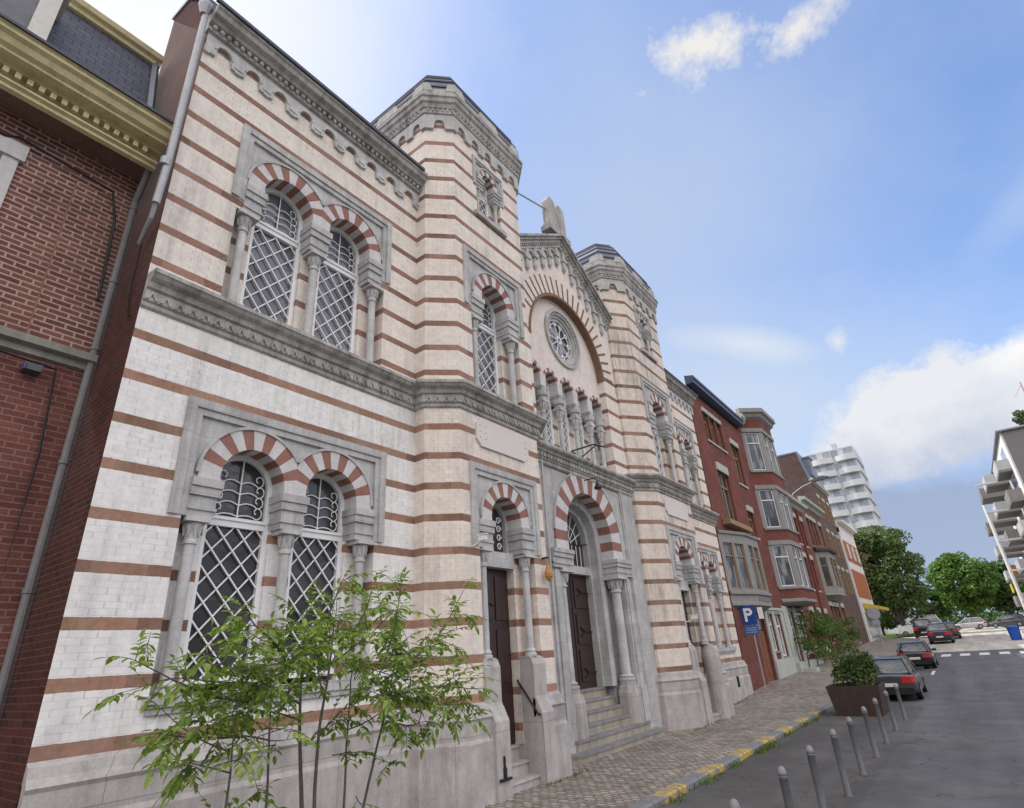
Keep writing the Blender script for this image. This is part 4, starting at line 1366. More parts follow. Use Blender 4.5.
# stems: (base y, top target (dx, dy, length), radius)
PX = -4.3
for (yb_, dx, dy, dz, L, r) in ((2.42, .15, -.12, 1, 1.5, .014), (2.78, .0, -.06, 1, 1.65, .015), (3.06, .1, .02, 1, 2.0, .019), (3.16, -.15, .06, 1, 2.05, .022), (3.24, .05, .30, 1, 1.75, .014), (3.34, -.1, .50, 1, 1.8, .016)):
    p = Vector((PX + dx * .3, yb_, .68)); d = Vector((dx, dy, dz)).normalized()
    pts = [p]; q = p.copy(); dd = d.copy(); n = int(L / .12)
    for i in range(n):
        dd = (dd + Vector((rnd.gauss(0, .035), rnd.gauss(0, .035), .05))).normalized(); q = q + dd * .12; pts.append(q.copy())
        if i / n > .60 and rnd.random() < .5:
            a = rnd.uniform(0, 2 * PI); o = Vector((math.cos(a) * .45, math.sin(a), rnd.uniform(.1, .5)))
            branch(q, o, rnd.uniform(.35, .7), r * .45, 1, .12)
    tm_.tube(pts, r, 7, 0, r * .4)
    branch(q, dd, .35, r * .4, 1, .0)
# long side limbs seen in the photograph
for (p, d, L) in (((PX, 2.55, 2.25), (.05, -1, .28), .9), ((PX, 2.5, 2.05), (.1, -1, .05), .6), ((PX, 2.6, 2.35), (0, -.9, .1), .7),
                  ((PX, 3.7, 2.3), (-.1, 1, .42), 1.25), ((PX, 3.8, 2.2), (.1, 1, .12), 1.2), ((PX, 4.0, 2.15), (.1, 1, -.05), .85), ((PX, 3.3, 2.6), (0, .7, .8), .7),
                  ((PX, 3.8, 2.0), (0, .9, -.25), .6), ((PX, 2.7, 2.6), (0, -.6, .4), .5), ((PX, 3.1, 2.7), (.1, -.1, .9), .45), ((PX, 3.75, 2.5), (.1, .3, .9), .6)):
    branch(Vector(p), Vector(d), L, .010, 1, .12)
for _ in range(50):
    yy = rnd.uniform(1.95, 4.3); top_ = 2.85 - abs(yy - 3.0) * .25
    p = Vector((PX + rnd.uniform(-.35, .4), yy, rnd.uniform(2.12, top_)))
    branch(p, Vector((rnd.gauss(0, .6), rnd.gauss(0, 1), rnd.uniform(-.2, .5))), rnd.uniform(.2, .33), .005, 0, .0)
for _ in range(12):
    p = Vector((PX + rnd.uniform(-.25, .3), rnd.choice([rnd.uniform(2.3, 2.8), rnd.uniform(3.3, 4.3)]), rnd.uniform(1.5, 2.1)))
    branch(p, Vector((rnd.gauss(0, .6), rnd.gauss(0, 1), rnd.uniform(-.4, .3))), rnd.uniform(.15, .3), .005, 0, .0)
tm_.build('trunk', M['bark'], tree)
lf.build('crown', M['leaf_near'], tree)

# ------------------------------------------------------------ neighbour house on the left
XL = -9.95
M['brick_left'] = brick_mat('red_brick_pale_joints', (.255, .11, .085), (.15, .062, .05), (.46, .34, .29), .27, .092, .016, var=.3, dirt=(.10, .05, .045))
M['brick_left2'] = brick_mat('dull_red_brick', (.22, .085, .068), (.16, .055, .045), (.26, .16, .14), .27, .092, .012, dirt=(.07, .04, .035), dirtf=.5)
M['cream_paint'] = dull('yellowed_cream_paint', (.66, .58, .34), .55, .15, 3, streak=.35, dirt=(.2, .15, .07))
M['stone_old'] = dull('old_sill_stone', (.30, .29, .25), .8, .3, 3, streak=.4)
lh = thing('brick_house', 'red brick house with cream wooden cornice at the left edge', 'house', (XL, 0, .1))
m = MB(); wallx(m, XL, -8, 2.47, 7.05, 11.5, [(-.9, .60, 7.6, 10.1)]); m.build('upper_wall', M['brick_left'], lh)
m = MB(); wallx(m, XL, -8, 2.47, 0, 7.05, [(-1.1, .4, 2.4, 6.2)]); m.build('lower_wall', M['brick_left2'], lh)
m = MB(); m.box(XL + .001, XL + .01, 1.55, 1.57, 7.2, 10.35); m.build('wall_joint', M['stone_red'], lh)
m = MB(); m.profile_path([(XL, -8), (XL, 2.46)], [(.0, 6.93), (.06, 6.95), (.06, 7.05), (.16, 7.08), (.16, 7.2), (.0, 7.24)]); m.build('string_course', M['stone_old'], lh)
m = MB()
m.box(XL - .25, XL + .05, -1.1, -.9, 7.5, 10.3); m.box(XL - .25, XL + .05, .60, .80, 7.5, 10.1); m.box(XL - .25, XL + .09, -1.15, .86, 10.1, 10.4); m.box(XL - .25, XL + .12, -1.15, .86, 7.45, 7.6)
f = m.build('window', M['stone_white'], lh)
m = MB(); m.box(XL - .2, XL - .14, -.9, .72, 9.87, 9.95); m.box(XL - .2, XL - .14, .64, .72, 7.6, 9.95); m.box(XL - .2, XL - .14, -.14, -.06, 7.6, 9.95); m.box(XL - .2, XL - .14, -.9, .72, 9.2, 9.28); m.build('frame', M['win_white'], f)
m = MB(); m.box(XL - .22, XL - .19, -.9, .72, 7.6, 9.95); m.build('pane', M['glass'], f)
m = MB(); m.box(XL - .25, XL - .2, -1.1, .4, 2.4, 6.2); f = m.build('window', M['glass'], lh)
m = MB(); m.box(XL - .2, XL + .05, -1.25, -1.1, 2.3, 6.35); m.box(XL - .2, XL + .05, .4, .55, 2.3, 6.35); m.box(XL - .2, XL + .08, -1.3, .6, 6.2, 6.4); m.box(XL - .2, XL + .1, -1.3, .6, 2.2, 2.4); m.build('frame', M['stone_old'], f)
m = MB()
m.profile_path([(XL, -8), (XL, 2.44)], [(.44, 10.94), (.50, 10.93), (.52, 10.84), (.60, 10.86), (.60, 10.92), (.66, 10.94), (.66, 10.98), (.58, 10.99), (.58, 11.14), (.70, 11.16), (.70, 11.2), (.92, 11.21), (.92, 11.26), (1.0, 11.29), (1.05, 11.38), (1.12, 11.42), (1.12, 11.49), (1.15, 11.5), (1.15, 11.54), (.0, 11.6)])
y = -7.9
while y < 2.3:
    m.box(XL + .58, XL + .72, y, y + .075, 11.02, 11.13); y += .15
m.build('cornice', M['cream_paint'], lh)
m = MB(); m.face([(XL, -8, 10.945), (XL + .46, -8, 10.945), (XL + .46, 2.44, 10.945), (XL, 2.44, 10.945)]); m.build('soffit', M['brick_left2'], lh)
m = MB(); m.box(XL + 1.11, XL + 1.19, -8, 2.44, 11.51, 11.56); m.build('gutter', M['zinc_dark'], lh)
# mansard
ms, nt, b = newmat('patterned_slate'); k = NB(nt)
tc, u, z = uv_wall(k)
br = k.n('ShaderNodeTexBrick'); br.inputs['Scale'].default_value = 1; br.inputs['Brick Width'].default_value = .26; br.inputs['Row Height'].default_value = .16; br.inputs['Mortar Size'].default_value = .012
br.inputs['Color1'].default_value = (.085, .09, .13, 1); br.inputs['Color2'].default_value = (.06, .065, .095, 1); br.inputs['Mortar'].default_value = (.02, .02, .03, 1)
x, y_, z_ = k.sep(tc); k.l(k.comb(y_, z_, 0.0), br.inputs['Vector']); k.l(br.outputs['Color'], b.inputs['Base Color']); b.inputs['Roughness'].default_value = .5
m = MB(); m.face([(XL + .25, -8, 11.5), (XL + .25, 2.30, 11.5), (XL - .75, 2.30, 14.75), (XL - .75, -8, 14.75)]); m.build('mansard_roof', ms, lh)
m = MB(); m.profile_path([(XL - .75, -8), (XL - .75, 2.38)], [(-.2, 14.65), (.1, 14.67), (.12, 14.75), (.2, 14.78), (.24, 14.88), (-.2, 14.94)]); m.build('roof_trim', M['cream_paint'], lh)
m = MB(); m.tube([(XL + .28, 2.30, 11.5), (XL - .70, 2.30, 14.75)], .07, 4); m.build('verge_strip', M['zinc'], lh)
m = MB(); m.face([(XL - .9, -8, 14.9), (XL - .9, 2.4, 14.9), (XL - 7, 2.4, 15.0), (XL - 7, -8, 15.0)]); m.build('top_roof', M['slate'], lh)
m = MB(); m.box(XL - 1.0, XL + .30, .28, .54, 11.5, 13.9); m.box(XL - 1.0, XL + .30, -.9, -.66, 11.5, 13.9); m.box(XL - 1.0, XL + .4, -1.0, .64, 13.9, 14.1); m.box(XL - 1, XL + .28, -.66, .28, 11.5, 11.75)
d_ = m.build('dormer', dull('offwhite_dormer_paint', (.62, .60, .56), .6, .15, 3), lh)
m = MB(); m.box(XL + .12, XL + .16, -.66, .28, 11.75, 13.9); m.build('pane', M['glass_up'], d_)
m = MB(); m.tube([(XL + .08, 2.41, 10.4), (XL + .08, 2.41, .1)], .055, 10)
for zz in (10.2, 8.6, 7.3, 5.4, 3.6): m.tube([(XL + .08, 2.41, zz), (XL + .08, 2.41, zz + .06)], .068, 10)
m.tube([(XL + .5, 2.38, 10.95), (XL + .3, 2.4, 10.7), (XL + .08, 2.41, 10.35)], .055, 10)
m.build('downpipe', dull('lead_grey_pipe', (.22, .21, .21), .6, .25, 3), lh)
m = MB(); m.tube([(XL + .1, -3, 10.42), (XL + .1, .55, 10.40), (XL + .09, .7, 10.50), (XL + .1, 2.05, 10.36), (XL + .08, 2.2, 9.8), (XL + .06, 2.28, 8.2)], .022, 6)
m.tube([(XL + .1, -3, 6.88), (XL + .1, 1.1, 6.86), (XL + .1, 2.0, 6.8), (XL + .08, 2.1, 5.5), (XL + .08, 2.1, 3.5)], .018, 5)
m.build('cable', M['iron'], lh)
sb = MB(); sb.box(XL + .02, XL + .18, 1.62, 1.84, 6.66, 6.77); sb.box(XL + .18, XL + .23, 1.65, 1.81, 6.64, 6.74, 1)
tag(sb.build('security_lamp', [dull('blue_grey_box', (.08, .10, .18), .5, .1, 5), M['glass']]), 'small blue-grey lamp box under the stone string course of the left house', 'lamp')
# pale downpipe on the temple corner
dp = MB(); dp.tube([(-8.45, 2.36, 14.42), (-8.47, 2.36, 10.3), (-8.49, 2.34, 9.45)], .06, 10); dp.tube([(-8.48, 2.33, 10.25), (-8.48, 2.33, 10.4)], .085, 10); dp.lathe(-8.45, 2.33, [(.07, 14.2), (.13, 14.42), (.13, 14.5)], 10)
dp.tube([(-8.49, 2.34, 9.5), (-8.62, 2.36, 9.25), (-9.0, 2.40, 8.95)], .035, 8); 
cb_ = MB(); cb_.tube([(-9.0, 2.43, 8.95), (-9.05, 2.46, 8.0), (-8.95, 2.46, 7.6), (-8.8, 2.46, 7.5)], .014, 6); cb_.build('cable', M['iron'], temple)
dp.build('downpipe', M['pipe_grey'], temple)

# ------------------------------------------------------------ houses further up the street
M['brick_r1'] = brick_mat('deep_red_brick', (.22, .07, .055), (.15, .05, .04), (.18, .09, .075), .22, .075, .008, bmp=.3)
M['brick_r2'] = brick_mat('brown_red_brick', (.20, .085, .06), (.15, .065, .05), (.2, .14, .11), .22, .075, .008, bmp=.3)
M['brick_brown'] = brick_mat('brown_gable_brick', (.16, .10, .085), (.11, .075, .065), (.15, .12, .1), .22, .075, .008, bmp=.3, dirt=(.08, .06, .05))
M['brick_orange'] = dull('orange_brick_panel', (.38, .13, .055), .85, .2, 3)
M['stone_grey_h'] = dull('grey_bay_stone', (.27, .26, .25), .8, .2, 4, streak=.3)
M['stone_pale_h'] = dull('pale_lintel_stone', (.44, .46, .42), .8, .15, 4, streak=.2)
M['white_wall'] = dull('white_render', (.70, .69, .67), .8, .1, 2, streak=.2)
M['wood_brown'] = wood_mat('brown_varnished_wood', (.20, .075, .03))
M['wood_tan'] = dull('tan_window_wood', (.30, .19, .10), .6, .2, 5)
M['navy'] = dull('navy_painted_eave', (.055, .075, .13), .5, .15, 3)
M['glass_c'] = glass_mat('curtained_glass', (.07, .075, .08), .1, curtain=.35)
M['glass_sky'] = glass_mat('sky_glass', (.25, .27, .30), .1, curtain=.5)


def flatwin(parent, p0, p1, z0, z1, frame, glass, fw=.07, out=.0, rec=.18, trans=True, mull=True, lintel=None, sill=None):
    """window between plan points p0->p1 (outward = right of the direction)"""
    a, b = Vector(p0), Vector(p1); d = b - a; L = d.length; d.normalize(); n = Vector((d.y, -d.x))
    def bx(mb, u0, u1, w0, w1, za, zb, m=0):
        P = [a + d * u0 + n * w0, a + d * u1 + n * w0, a + d * u1 + n * w1, a + d * u0 + n * w1]
        mb.prism([(q.x, q.y) for q in (P[3], P[2], P[1], P[0])], za, zb, m)
    mb = MB(); r0, r1 = out - rec, out - rec + .06
    bx(mb, 0, fw, r0, r1, z0, z1); bx(mb, L - fw, L, r0, r1, z0, z1); bx(mb, fw, L - fw, r0, r1, z0, z0 + fw); bx(mb, fw, L - fw, r0, r1, z1 - fw, z1)
    if mull and L > .9: bx(mb, L / 2 - fw * .5, L / 2 + fw * .5, r0, r1 + .005, z0 + fw, z1 - fw)
    if trans and z1 - z0 > 1.3: bx(mb, fw, L - fw, r0, r1 + .01, z0 + (z1 - z0) * .7, z0 + (z1 - z0) * .7 + fw)
    w = mb.build('window', frame, parent)
    g = MB(); P = [a + n * (r0 + .02), b + n * (r0 + .02)]
    g.face([(P[0].x, P[0].y, z0), (P[1].x, P[1].y, z0), (P[1].x, P[1].y, z1), (P[0].x, P[0].y, z1)]); g.build('pane', glass, w)
    if lintel:
        l = MB(); bx(l, -.12, L + .12, out - .02, out + .05, z1, z1 + lintel[1])
        for q in range(3): bx(l, -.06 + q * (L + .12) / 3 + .02, -.06 + (q + 1) * (L + .12) / 3 - .02, out + .04, out + .07, z1 + .02, z1 + lintel[1] + .04)
        l.build('lintel', lintel[0], w)
    if sill:
        l = MB(); bx(l, -.1, L + .1, out - rec, out + .08, z0 - .1, z0); l.build('sill', sill, w)
    # reveals
    return w


def house(label, y0, y1, h, mat, holes, x=-8.6, depth=8, eave=None, zb=0, name='terraced_house'):
    t = thing(name, label, 'house', (x, (y0 + y1) / 2, zg(y0)))
    m = MB(); wallx(m, x, y0, y1, 0, h, holes)
    for (a, b, c, d) in holes:
        for yy in (a, b): m.face([(x, yy, c), (x - .3, yy, c), (x - .3, yy, d), (x, yy, d)])
        m.face([(x, a, d), (x - .3, a, d), (x - .3, b, d), (x, b, d)]); m.face([(x, a, c), (x - .3, a, c), (x - .3, b, c), (x, b, c)])
    m.face([(x, y0, 0), (x - depth, y0, 0), (x - depth, y0, h), (x, y0, h)]); m.face([(x, y1, 0), (x - depth, y1, 0), (x - depth, y1, h), (x, y1, h)])
    m.build('wall', mat, t)
    if eave:
        emat, prof = eave
        m = MB(); m.profile_path([(x, y0 - .0), (x, y1 + .0)], [(o, h + q) for o, q in prof]); m.build('eaves', emat, t)
    m = MB(); m.face([(x + .1, y0, h + .1), (x + .1, y1, h + .1), (x - depth / 2, y1, h + 1.6), (x - depth / 2, y0, h + 1.6)]); m.face([(x - depth / 2, y0, h + 1.6), (x - depth / 2, y1, h + 1.6), (x - depth, y1, h), (x - depth, y0, h)])
    m.build('roof', M['slate'], t)
    return t


def bay(parent, pts, z0, z1, mat, wins, frame, glass, cap=.18, sillm=None, under=.35):
    """projecting bay of plan points pts (open polyline, outward right)"""
    pillar = .26
    o = None
    for (za, zb) in wins_levels(z0, z1, wins):
        m = MB(); m.profile_path(pts, [(.0, za), (.0, zb)])
        if o is None: o = m.build('bay_window', mat, parent)
        else: m.build('bay_panel', mat, o)
    for (wa, wb) in wins:
        for a, b in zip(pts, pts[1:]):
            A, B = Vector(a), Vector(b); L = (B - A).length; d = (B - A).normalized(); n = Vector((d.y, -d.x))
            for u0, u1 in ((0, pillar), (L - pillar, L)):
                mm = MB()
                P = [A + d * u0, A + d * u1, A + d * u1 - n * .2, A + d * u0 - n * .2]
                mm.prism([(q.x, q.y) for q in (P[3], P[0], P[1], P[2])], wa, wb)
                mm.build('bay_pillar', M['stone_grey_h'], o)
            if L > 1.6:
                mm = MB()
                P = [A + d * (L / 2 - .09), A + d * (L / 2 + .09)]; P += [P[1] - n * .2, P[0] - n * .2]
                mm.prism([(q.x, q.y) for q in (P[3], P[0], P[1], P[2])], wa, wb)
                mm.build('bay_pillar', M['stone_grey_h'], o)
            if L > .5:
                segs = [(pillar, L - pillar)] if L <= 1.6 else [(pillar, L / 2 - .09), (L / 2 + .09, L - pillar)]
                for s0, s1 in segs:
                    p, q = A + d * s0, A + d * s1
                    flatwin(parent, p, q, wa, wb, frame, glass, .06, 0, .12, True, False)
    return o


def wins_levels(z0, z1, wins):
    out = []; z = z0
    for a, b in wins:
        if a > z: out.append((z, a))
        z = b
    if z1 > z: out.append((z, z1))
    return out


# house 1
W1 = [(29.9, 30.75, 12.6, 14.3), (31.0, 31.85, 12.6, 14.3), (32.1, 32.95, 12.6, 14.3), (34.3, 35.8, 11.0, 13.5), (30.4, 32.2, 8.2, 11.0), (34.6, 35.7, 7.9, 9.4), (31.3, 32.9, .55, 3.5), (33.7, 34.6, 1.9, 3.7), (35.0, 36.3, 1.6, 3.7)]
h1 = house('deep red brick house with navy eaves and grey stone bow window next to the synagogue', 28.0, 37.0, 15.1, M['brick_r1'], W1,
           eave=(M['navy'], [(.0, .15), (.42, .2), (.42, .42), (.48, .44), (.48, .58), (0, .7)]))
for (a, b, c, d) in W1[:3]: flatwin(h1, (-8.6, a), (-8.6, b), c, d, M['wood_tan'], M['glass'], .07, 0, .2, True, False, (M['stone_pale_h'], .22), M['stone_pale_h'])
flatwin(h1, (-8.6, 34.3), (-8.6, 35.8), 11.0, 13.5, M['wood_tan'], M['glass'], .08, 0, .2, True, True, (M['stone_pale_h'], .3), M['stone_pale_h'])
flatwin(h1, (-8.6, 30.4), (-8.6, 32.2), 8.2, 11.0, M['wood_tan'], M['glass'], .08, 0, .2, True, True, (M['stone_pale_h'], .42), M['stone_pale_h'])
flatwin(h1, (-8.6, 34.6), (-8.6, 35.7), 7.9, 9.4, M['wood_tan'], M['glass'], .08, 0, .2, True, False, (M['stone_pale_h'], .3), M['stone_pale_h'])
flatwin(h1, (-8.6, 33.7), (-8.6, 34.6), 1.9, 3.7, M['win_white'], M['glass_c'], .08, 0, .15, True, False, (M['stone_grey_h'], .2), M['stone_grey_h'])
flatwin(h1, (-8.6, 35.0), (-8.6, 36.3), 1.6, 3.7, M['win_white'], M['glass_c'], .08, 0, .15, True, True, (M['stone_grey_h'], .2), M['stone_grey_h'])
m = MB(); m.box(-8.6 - .2, -8.6 - .12, 31.3, 32.9, .55, 2.9); m.box(-8.75, -8.7, 31.45, 32.05, .8, 2.7); m.box(-8.75, -8.7, 32.15, 32.75, .8, 2.7); dd_ = m.build('door', M['wood_brown'], h1)
m = MB(); m.box(-8.7, -8.64, 32.0, 32.04, 1.6, 1.75); m.build('handle', M['brass'], dd_)
m = MB(); m.box(-8.79, -8.74, 31.3, 32.9, 2.95, 3.5); m.build('fanlight', M['glass_c'], h1)
m = MB(); m.box(-8.6, -8.50, 33.1, 36.9, .1, 1.5); m.box(-8.6, -8.54, 33.1, 33.6, 1.5, 3.9); m.box(-8.6, -8.54, 34.62, 34.98, 1.5, 3.9); m.box(-8.6, -8.54, 36.35, 36.9, 1.5, 3.9); m.box(-8.6, -8.5, 31.0, 36.95, 3.92, 4.05)
m.build('stone_ground_floor', M['stone_pale_h'], h1)
m = MB(); m.box(-8.6, -8.2, 31.2, 33.0, .1, .58); m.build('door_step', M['stone_grey_h'], h1)
bp = [(-8.6, 28.2), (-7.95, 30.3), (-7.95, 32.6), (-8.6, 34.1)]
bay(h1, bp, 4.0, 7.45, M['stone_grey_h'], [(4.75, 6.9)], M['wood_tan'], M['glass_c'])
m = MB(); m.profile_path(bp, [(.0, 7.3), (.08, 7.34), (.1, 7.46), (.0, 7.5)]); m.prism([(p[0], p[1]) for p in bp], 7.44, 7.5); m.build('bay_cornice', M['stone_grey_h'], h1)
m = MB(); m.profile_path(bp, [(.0, 4.45), (.1, 4.5), (.1, 4.62), (.0, 4.66)]); m.profile_path(bp, [(-.5, 3.75), (-.1, 3.95), (.02, 4.0), (.02, 4.12), (.0, 4.15)])
for q in range(9):
    yy = 30.35 + q * .25; m.box(-7.95, -7.90, yy, yy + .12, 4.22, 4.38)
m.build('bay_base', M['stone_grey_h'], h1)
m = MB(); m.box(-8.58, -8.2, 29.4, 33.2, 7.9, 8.15); m.build('window_box', M['wood_tan'], h1)
# house 2
W2 = [(38.3, 39.5, .9, 3.9), (40.2, 42.4, 1.6, 3.9)]
h2 = house('red brick house with a three-storey canted grey-framed bay', 37.0, 43.6, 15.6, M['brick_r1'], W2, eave=(M['stone_pale_h'], [(.0, .0), (.3, .1), (.35, .3), (.45, .4), (.45, .6), (0, .75)]))
bp = [(-8.6, 37.6), (-7.55, 38.6), (-7.5, 41.4), (-8.6, 42.5)]
bay(h2, bp, 4.4, 16.2, M['brick_r1'], [(5.3, 7.7), (8.8, 11.2), (12.5, 15.1)], M['win_white'], M['glass_c'])
for (a, b) in ((5.3, 7.7), (8.8, 11.2), (12.5, 15.1)):
    m = MB(); m.profile_path(bp, [(.0, a - .2), (.1, a - .16), (.1, a - .04), (.0, a)]); m.build('bay_sill', M['stone_grey_h'], h2)
    m = MB(); m.profile_path(bp, [(.0, b), (.06, b + .02), (.06, b + .28), (.0, b + .3)]); m.build('bay_lintel', M['stone_grey_h'], h2)
m = MB(); m.profile_path(bp, [(.0, 16.0), (.2, 16.15), (.28, 16.35), (.42, 16.42), (.42, 16.7), (.0, 16.8)]); m.prism(bp, 16.7, 16.82); m.build('bay_cornice', M['stone_grey_h'], h2)
m = MB(); m.profile_path(bp, [(-.6, 4.2), (-.1, 4.3), (.1, 4.42), (.1, 4.55), (0, 4.6)]); m.build('bay_base', M['stone_grey_h'], h2)
flatwin(h2, (-8.6, 38.3), (-8.6, 39.5), .9, 3.9, M['win_white'], M['glass'], .1, 0, .15, True, False, (M['stone_grey_h'], .2))
flatwin(h2, (-8.6, 40.2), (-8.6, 42.4), 1.6, 3.9, M['win_white'], M['glass'], .1, 0, .15, True, True, (M['stone_grey_h'], .2), M['stone_grey_h'])
m = MB(); m.box(-8.6, -8.52, 37.05, 38.2, .4, 4.2); m.box(-8.6, -8.3, 37.1, 43.5, .4, 1.2); m.box(-8.3, -7.6, 37.4, 38.3, .4, .9); m.box(-8.6, -8.52, 39.6, 40.1, .4, 4.2); m.build('stone_ground_floor', M['stone_pale_h'], h2)
# house 3 and on
def simple_house(label, y0, y1, h, mat, trim, cols_, rows, frame, eave, groundz=None):
    hs = []
    n = len(cols_)
    for (c, w) in cols_:
        for (a, b) in rows: hs.append((c - w / 2, c + w / 2, a, b))
    t = house(label, y0, y1, h, mat, hs, eave=eave)
    for (a, b, c, d) in hs: flatwin(t, (-8.6, a), (-8.6, b), c, d, frame, M['glass'], .09, 0, .2, True, True, (trim, .3), trim)
    return t
ev = [(.0, .0), (.15, .05), (.2, .25), (.5, .3), (.55, .5), (0, .6)]
h3 = simple_house('dark red house with pale wooden eaves and a dormer behind the canted bay', 43.6, 51.5, 11.7, M['brick_r1'], M['stone_pale_h'], [(45.2, 1.2), (47.6, 1.2), (50, 1.2)], [(2.0, 4.0), (5.6, 7.9), (8.9, 10.9)], M['wood_tan'], (M['stone_pale_h'], ev))
m = MB(); m.tube([(-8.5, 46.4, 11.6), (-8.5, 46.4, 1)], .07, 8); m.tube([(-8.5, 48.9, 11.6), (-8.5, 48.9, 1)], .07, 8); m.build('downpipe', dull('red_pipe', (.22, .06, .05), .5, .2, 3), h3)
m = MB(); m.box(-9.8, -8.7, 45.0, 46.4, 12.3, 13.9); m.box(-9.9, -8.6, 44.9, 46.5, 13.9, 14.1, 0); dm = m.build('dormer', M['stone_pale_h'], h3)
m = MB(); m.box(-8.72, -8.69, 45.2, 46.2, 12.45, 13.75); m.build('pane', M['glass'], dm)
h4 = simple_house('brown brick house with triple windows and a stone oriel beyond the dark red one', 51.5, 60, 12.6, M['brick_r2'], M['stone_pale_h'], [(53.2, 1.0), (54.6, 1.0), (56.0, 1.0), (58.4, 1.2)], [(2.4, 4.6), (9.3, 11.6)], M['wood_tan'], (M['stone_pale_h'], ev))
bp = [(-8.6, 52.4), (-7.8, 53.2), (-7.8, 56.4), (-8.6, 57.2)]
bay(h4, bp, 5.4, 8.9, M['stone_grey_h'], [(6.0, 8.3)], M['wood_tan'], M['glass']); m = MB(); m.profile_path(bp, [(.0, 8.75), (.25, 8.8), (.3, 9.0), (-.3, 9.3)]); m.prism(bp, 8.9, 9.0); m.build('bay_cornice', M['brick_brown'], h4); m = MB(); m.profile_path(bp, [(-.6, 5.0), (.05, 5.4), (.0, 5.5)]); m.build('bay_base', M['stone_grey_h'], h4)
# tall one with a brown side wall
h5 = thing('tall_house', 'tall brown brick house with a slate mansard rising above its neighbours', 'house', (-8.6, 65, 1))
m = MB(); m.face([(-8.62, 60, 0), (-8.62, 69, 0), (-8.62, 69, 16.6), (-8.62, 60, 16.6)]); m.face([(-18, 60, 0), (-8.62, 60, 0), (-8.62, 60, 16.6), (-9.1, 60, 19.2), (-18, 60, 19.2)]); m.face([(-18, 69, 0), (-8.62, 69, 0), (-8.62, 69, 16.6), (-9.1, 69, 19.2), (-18, 69, 19.2)]); m.build('wall', M['brick_brown'], h5)
m = MB(); m.prismy([(-8.5, 16.5), (-9.0, 19.3), (-18, 19.35), (-18, 19.2), (-9.15, 19.15), (-8.65, 16.5)], 59.93, 69.1); m.build('roof', M['zinc'], h5)
m = MB(); m.box(-9.6, -8.3, 61, 62.6, 16.9, 18.7); m.box(-9.7, -8.2, 60.9, 62.7, 18.7, 18.85); m.build('dormer', M['zinc'], h5)
m = MB(); m.profile_path([(-8.62, 60), (-8.62, 69)], [(.0, 16.2), (.3, 16.3), (.35, 16.5), (.0, 16.6)]); m.build('eaves', M['stone_pale_h'], h5)
for yy in (61.5, 64, 66.5):
    for zz in (6, 9.4, 12.8): flatwin(h5, (-8.62, yy), (-8.62, yy + 1.2), zz, zz + 2.1, M['wood_tan'], M['glass'], .09, .04, .03, True, True, (M['stone_pale_h'], .25))
# white and orange end building
h6 = thing('apartment_house', 'white and orange panelled building ending the row before the park', 'building', (-8.4, 74, 1.4))
m = MB(); m.box(-18, -8.45, 69.02, 79.5, 0, 13.6); m.build('wall', M['white_wall'], h6)
m = MB()
for (a, b) in ((5.9, 8.6), (9.5, 11.6)):
    m.box(-8.45, -8.38, 69.4, 78.6, a, b)
m.build('orange_panel', M['brick_orange'], h6)
m = MB(); m.box(-9, -8.37, 69.02, 69.3, 12.4, 12.9); m.box(-8.45, -7.9, 69.1, 79.4, 13.4, 13.62); m.build('roof_edge', M['white_wall'], h6)
m = MB(); m.box(-8.47, -8.40, 70.0, 78.5, 2.0, 4.4); m.build('shop_window', M['glass_sky'], h6)
for yy in (70.6, 73.6, 76.6):
    flatwin(h6, (-8.38, yy), (-8.38, yy + 1.0), 9.8, 11.3, M['win_white'], M['glass'], .08, .06, .03)
aw = MB(); aw.prismy([(-8.4, 5.3), (-7.0, 4.9), (-7.0, 4.6), (-8.4, 4.75)], 70.5, 78.2); aw.build('awning', dull('yellow_awning', (.55, .42, .06), .7, .2, 2), h6)

# climbing greenery in front of the houses
vt = thing('climbing_plant', 'light green climbing plant with pale flowers spilling over the house fronts', 'plant', (-8.1, 43, .7))
m = MB(); rnd = random.Random(5)
cl = []
for q in range(70):
    yy = rnd.uniform(37.8, 53); hh_ = 3.9 - (yy - 38) * .03
    cl.append((rnd.uniform(-8.4, -7.3), yy, rnd.uniform(1.2 + zg(yy) * .5, hh_), rnd.uniform(.25, .5)))
leafcloud(m, cl, 85, .085, rnd)
m.build('foliage', leaf_mat('vine_leaves', (.05, .10, .02), (.13, .19, .05), .3, 1.5), vt)
m = MB(); leafcloud(m, [(c[0] + .15, c[1], c[2] - .35, c[3] * .8) for c in cl[:34] if c[2] < 2.6], 18, .05, rnd); fl_ = m.build('flowers', dull('pale_flowers', (.55, .5, .45), .8, .2, 3), vt); fl_['kind'] = 'stuff'
m = MB()
for q in range(6): m.tube([(-8.3, 39 + q * 2.4, .6), (-8.2, 39.3 + q * 2.4, 1.8), (-7.9, 38.6 + q * 2.5, 3.3)], .04, 5, 0, .015)
m.build('stem', M['bark'], vt)

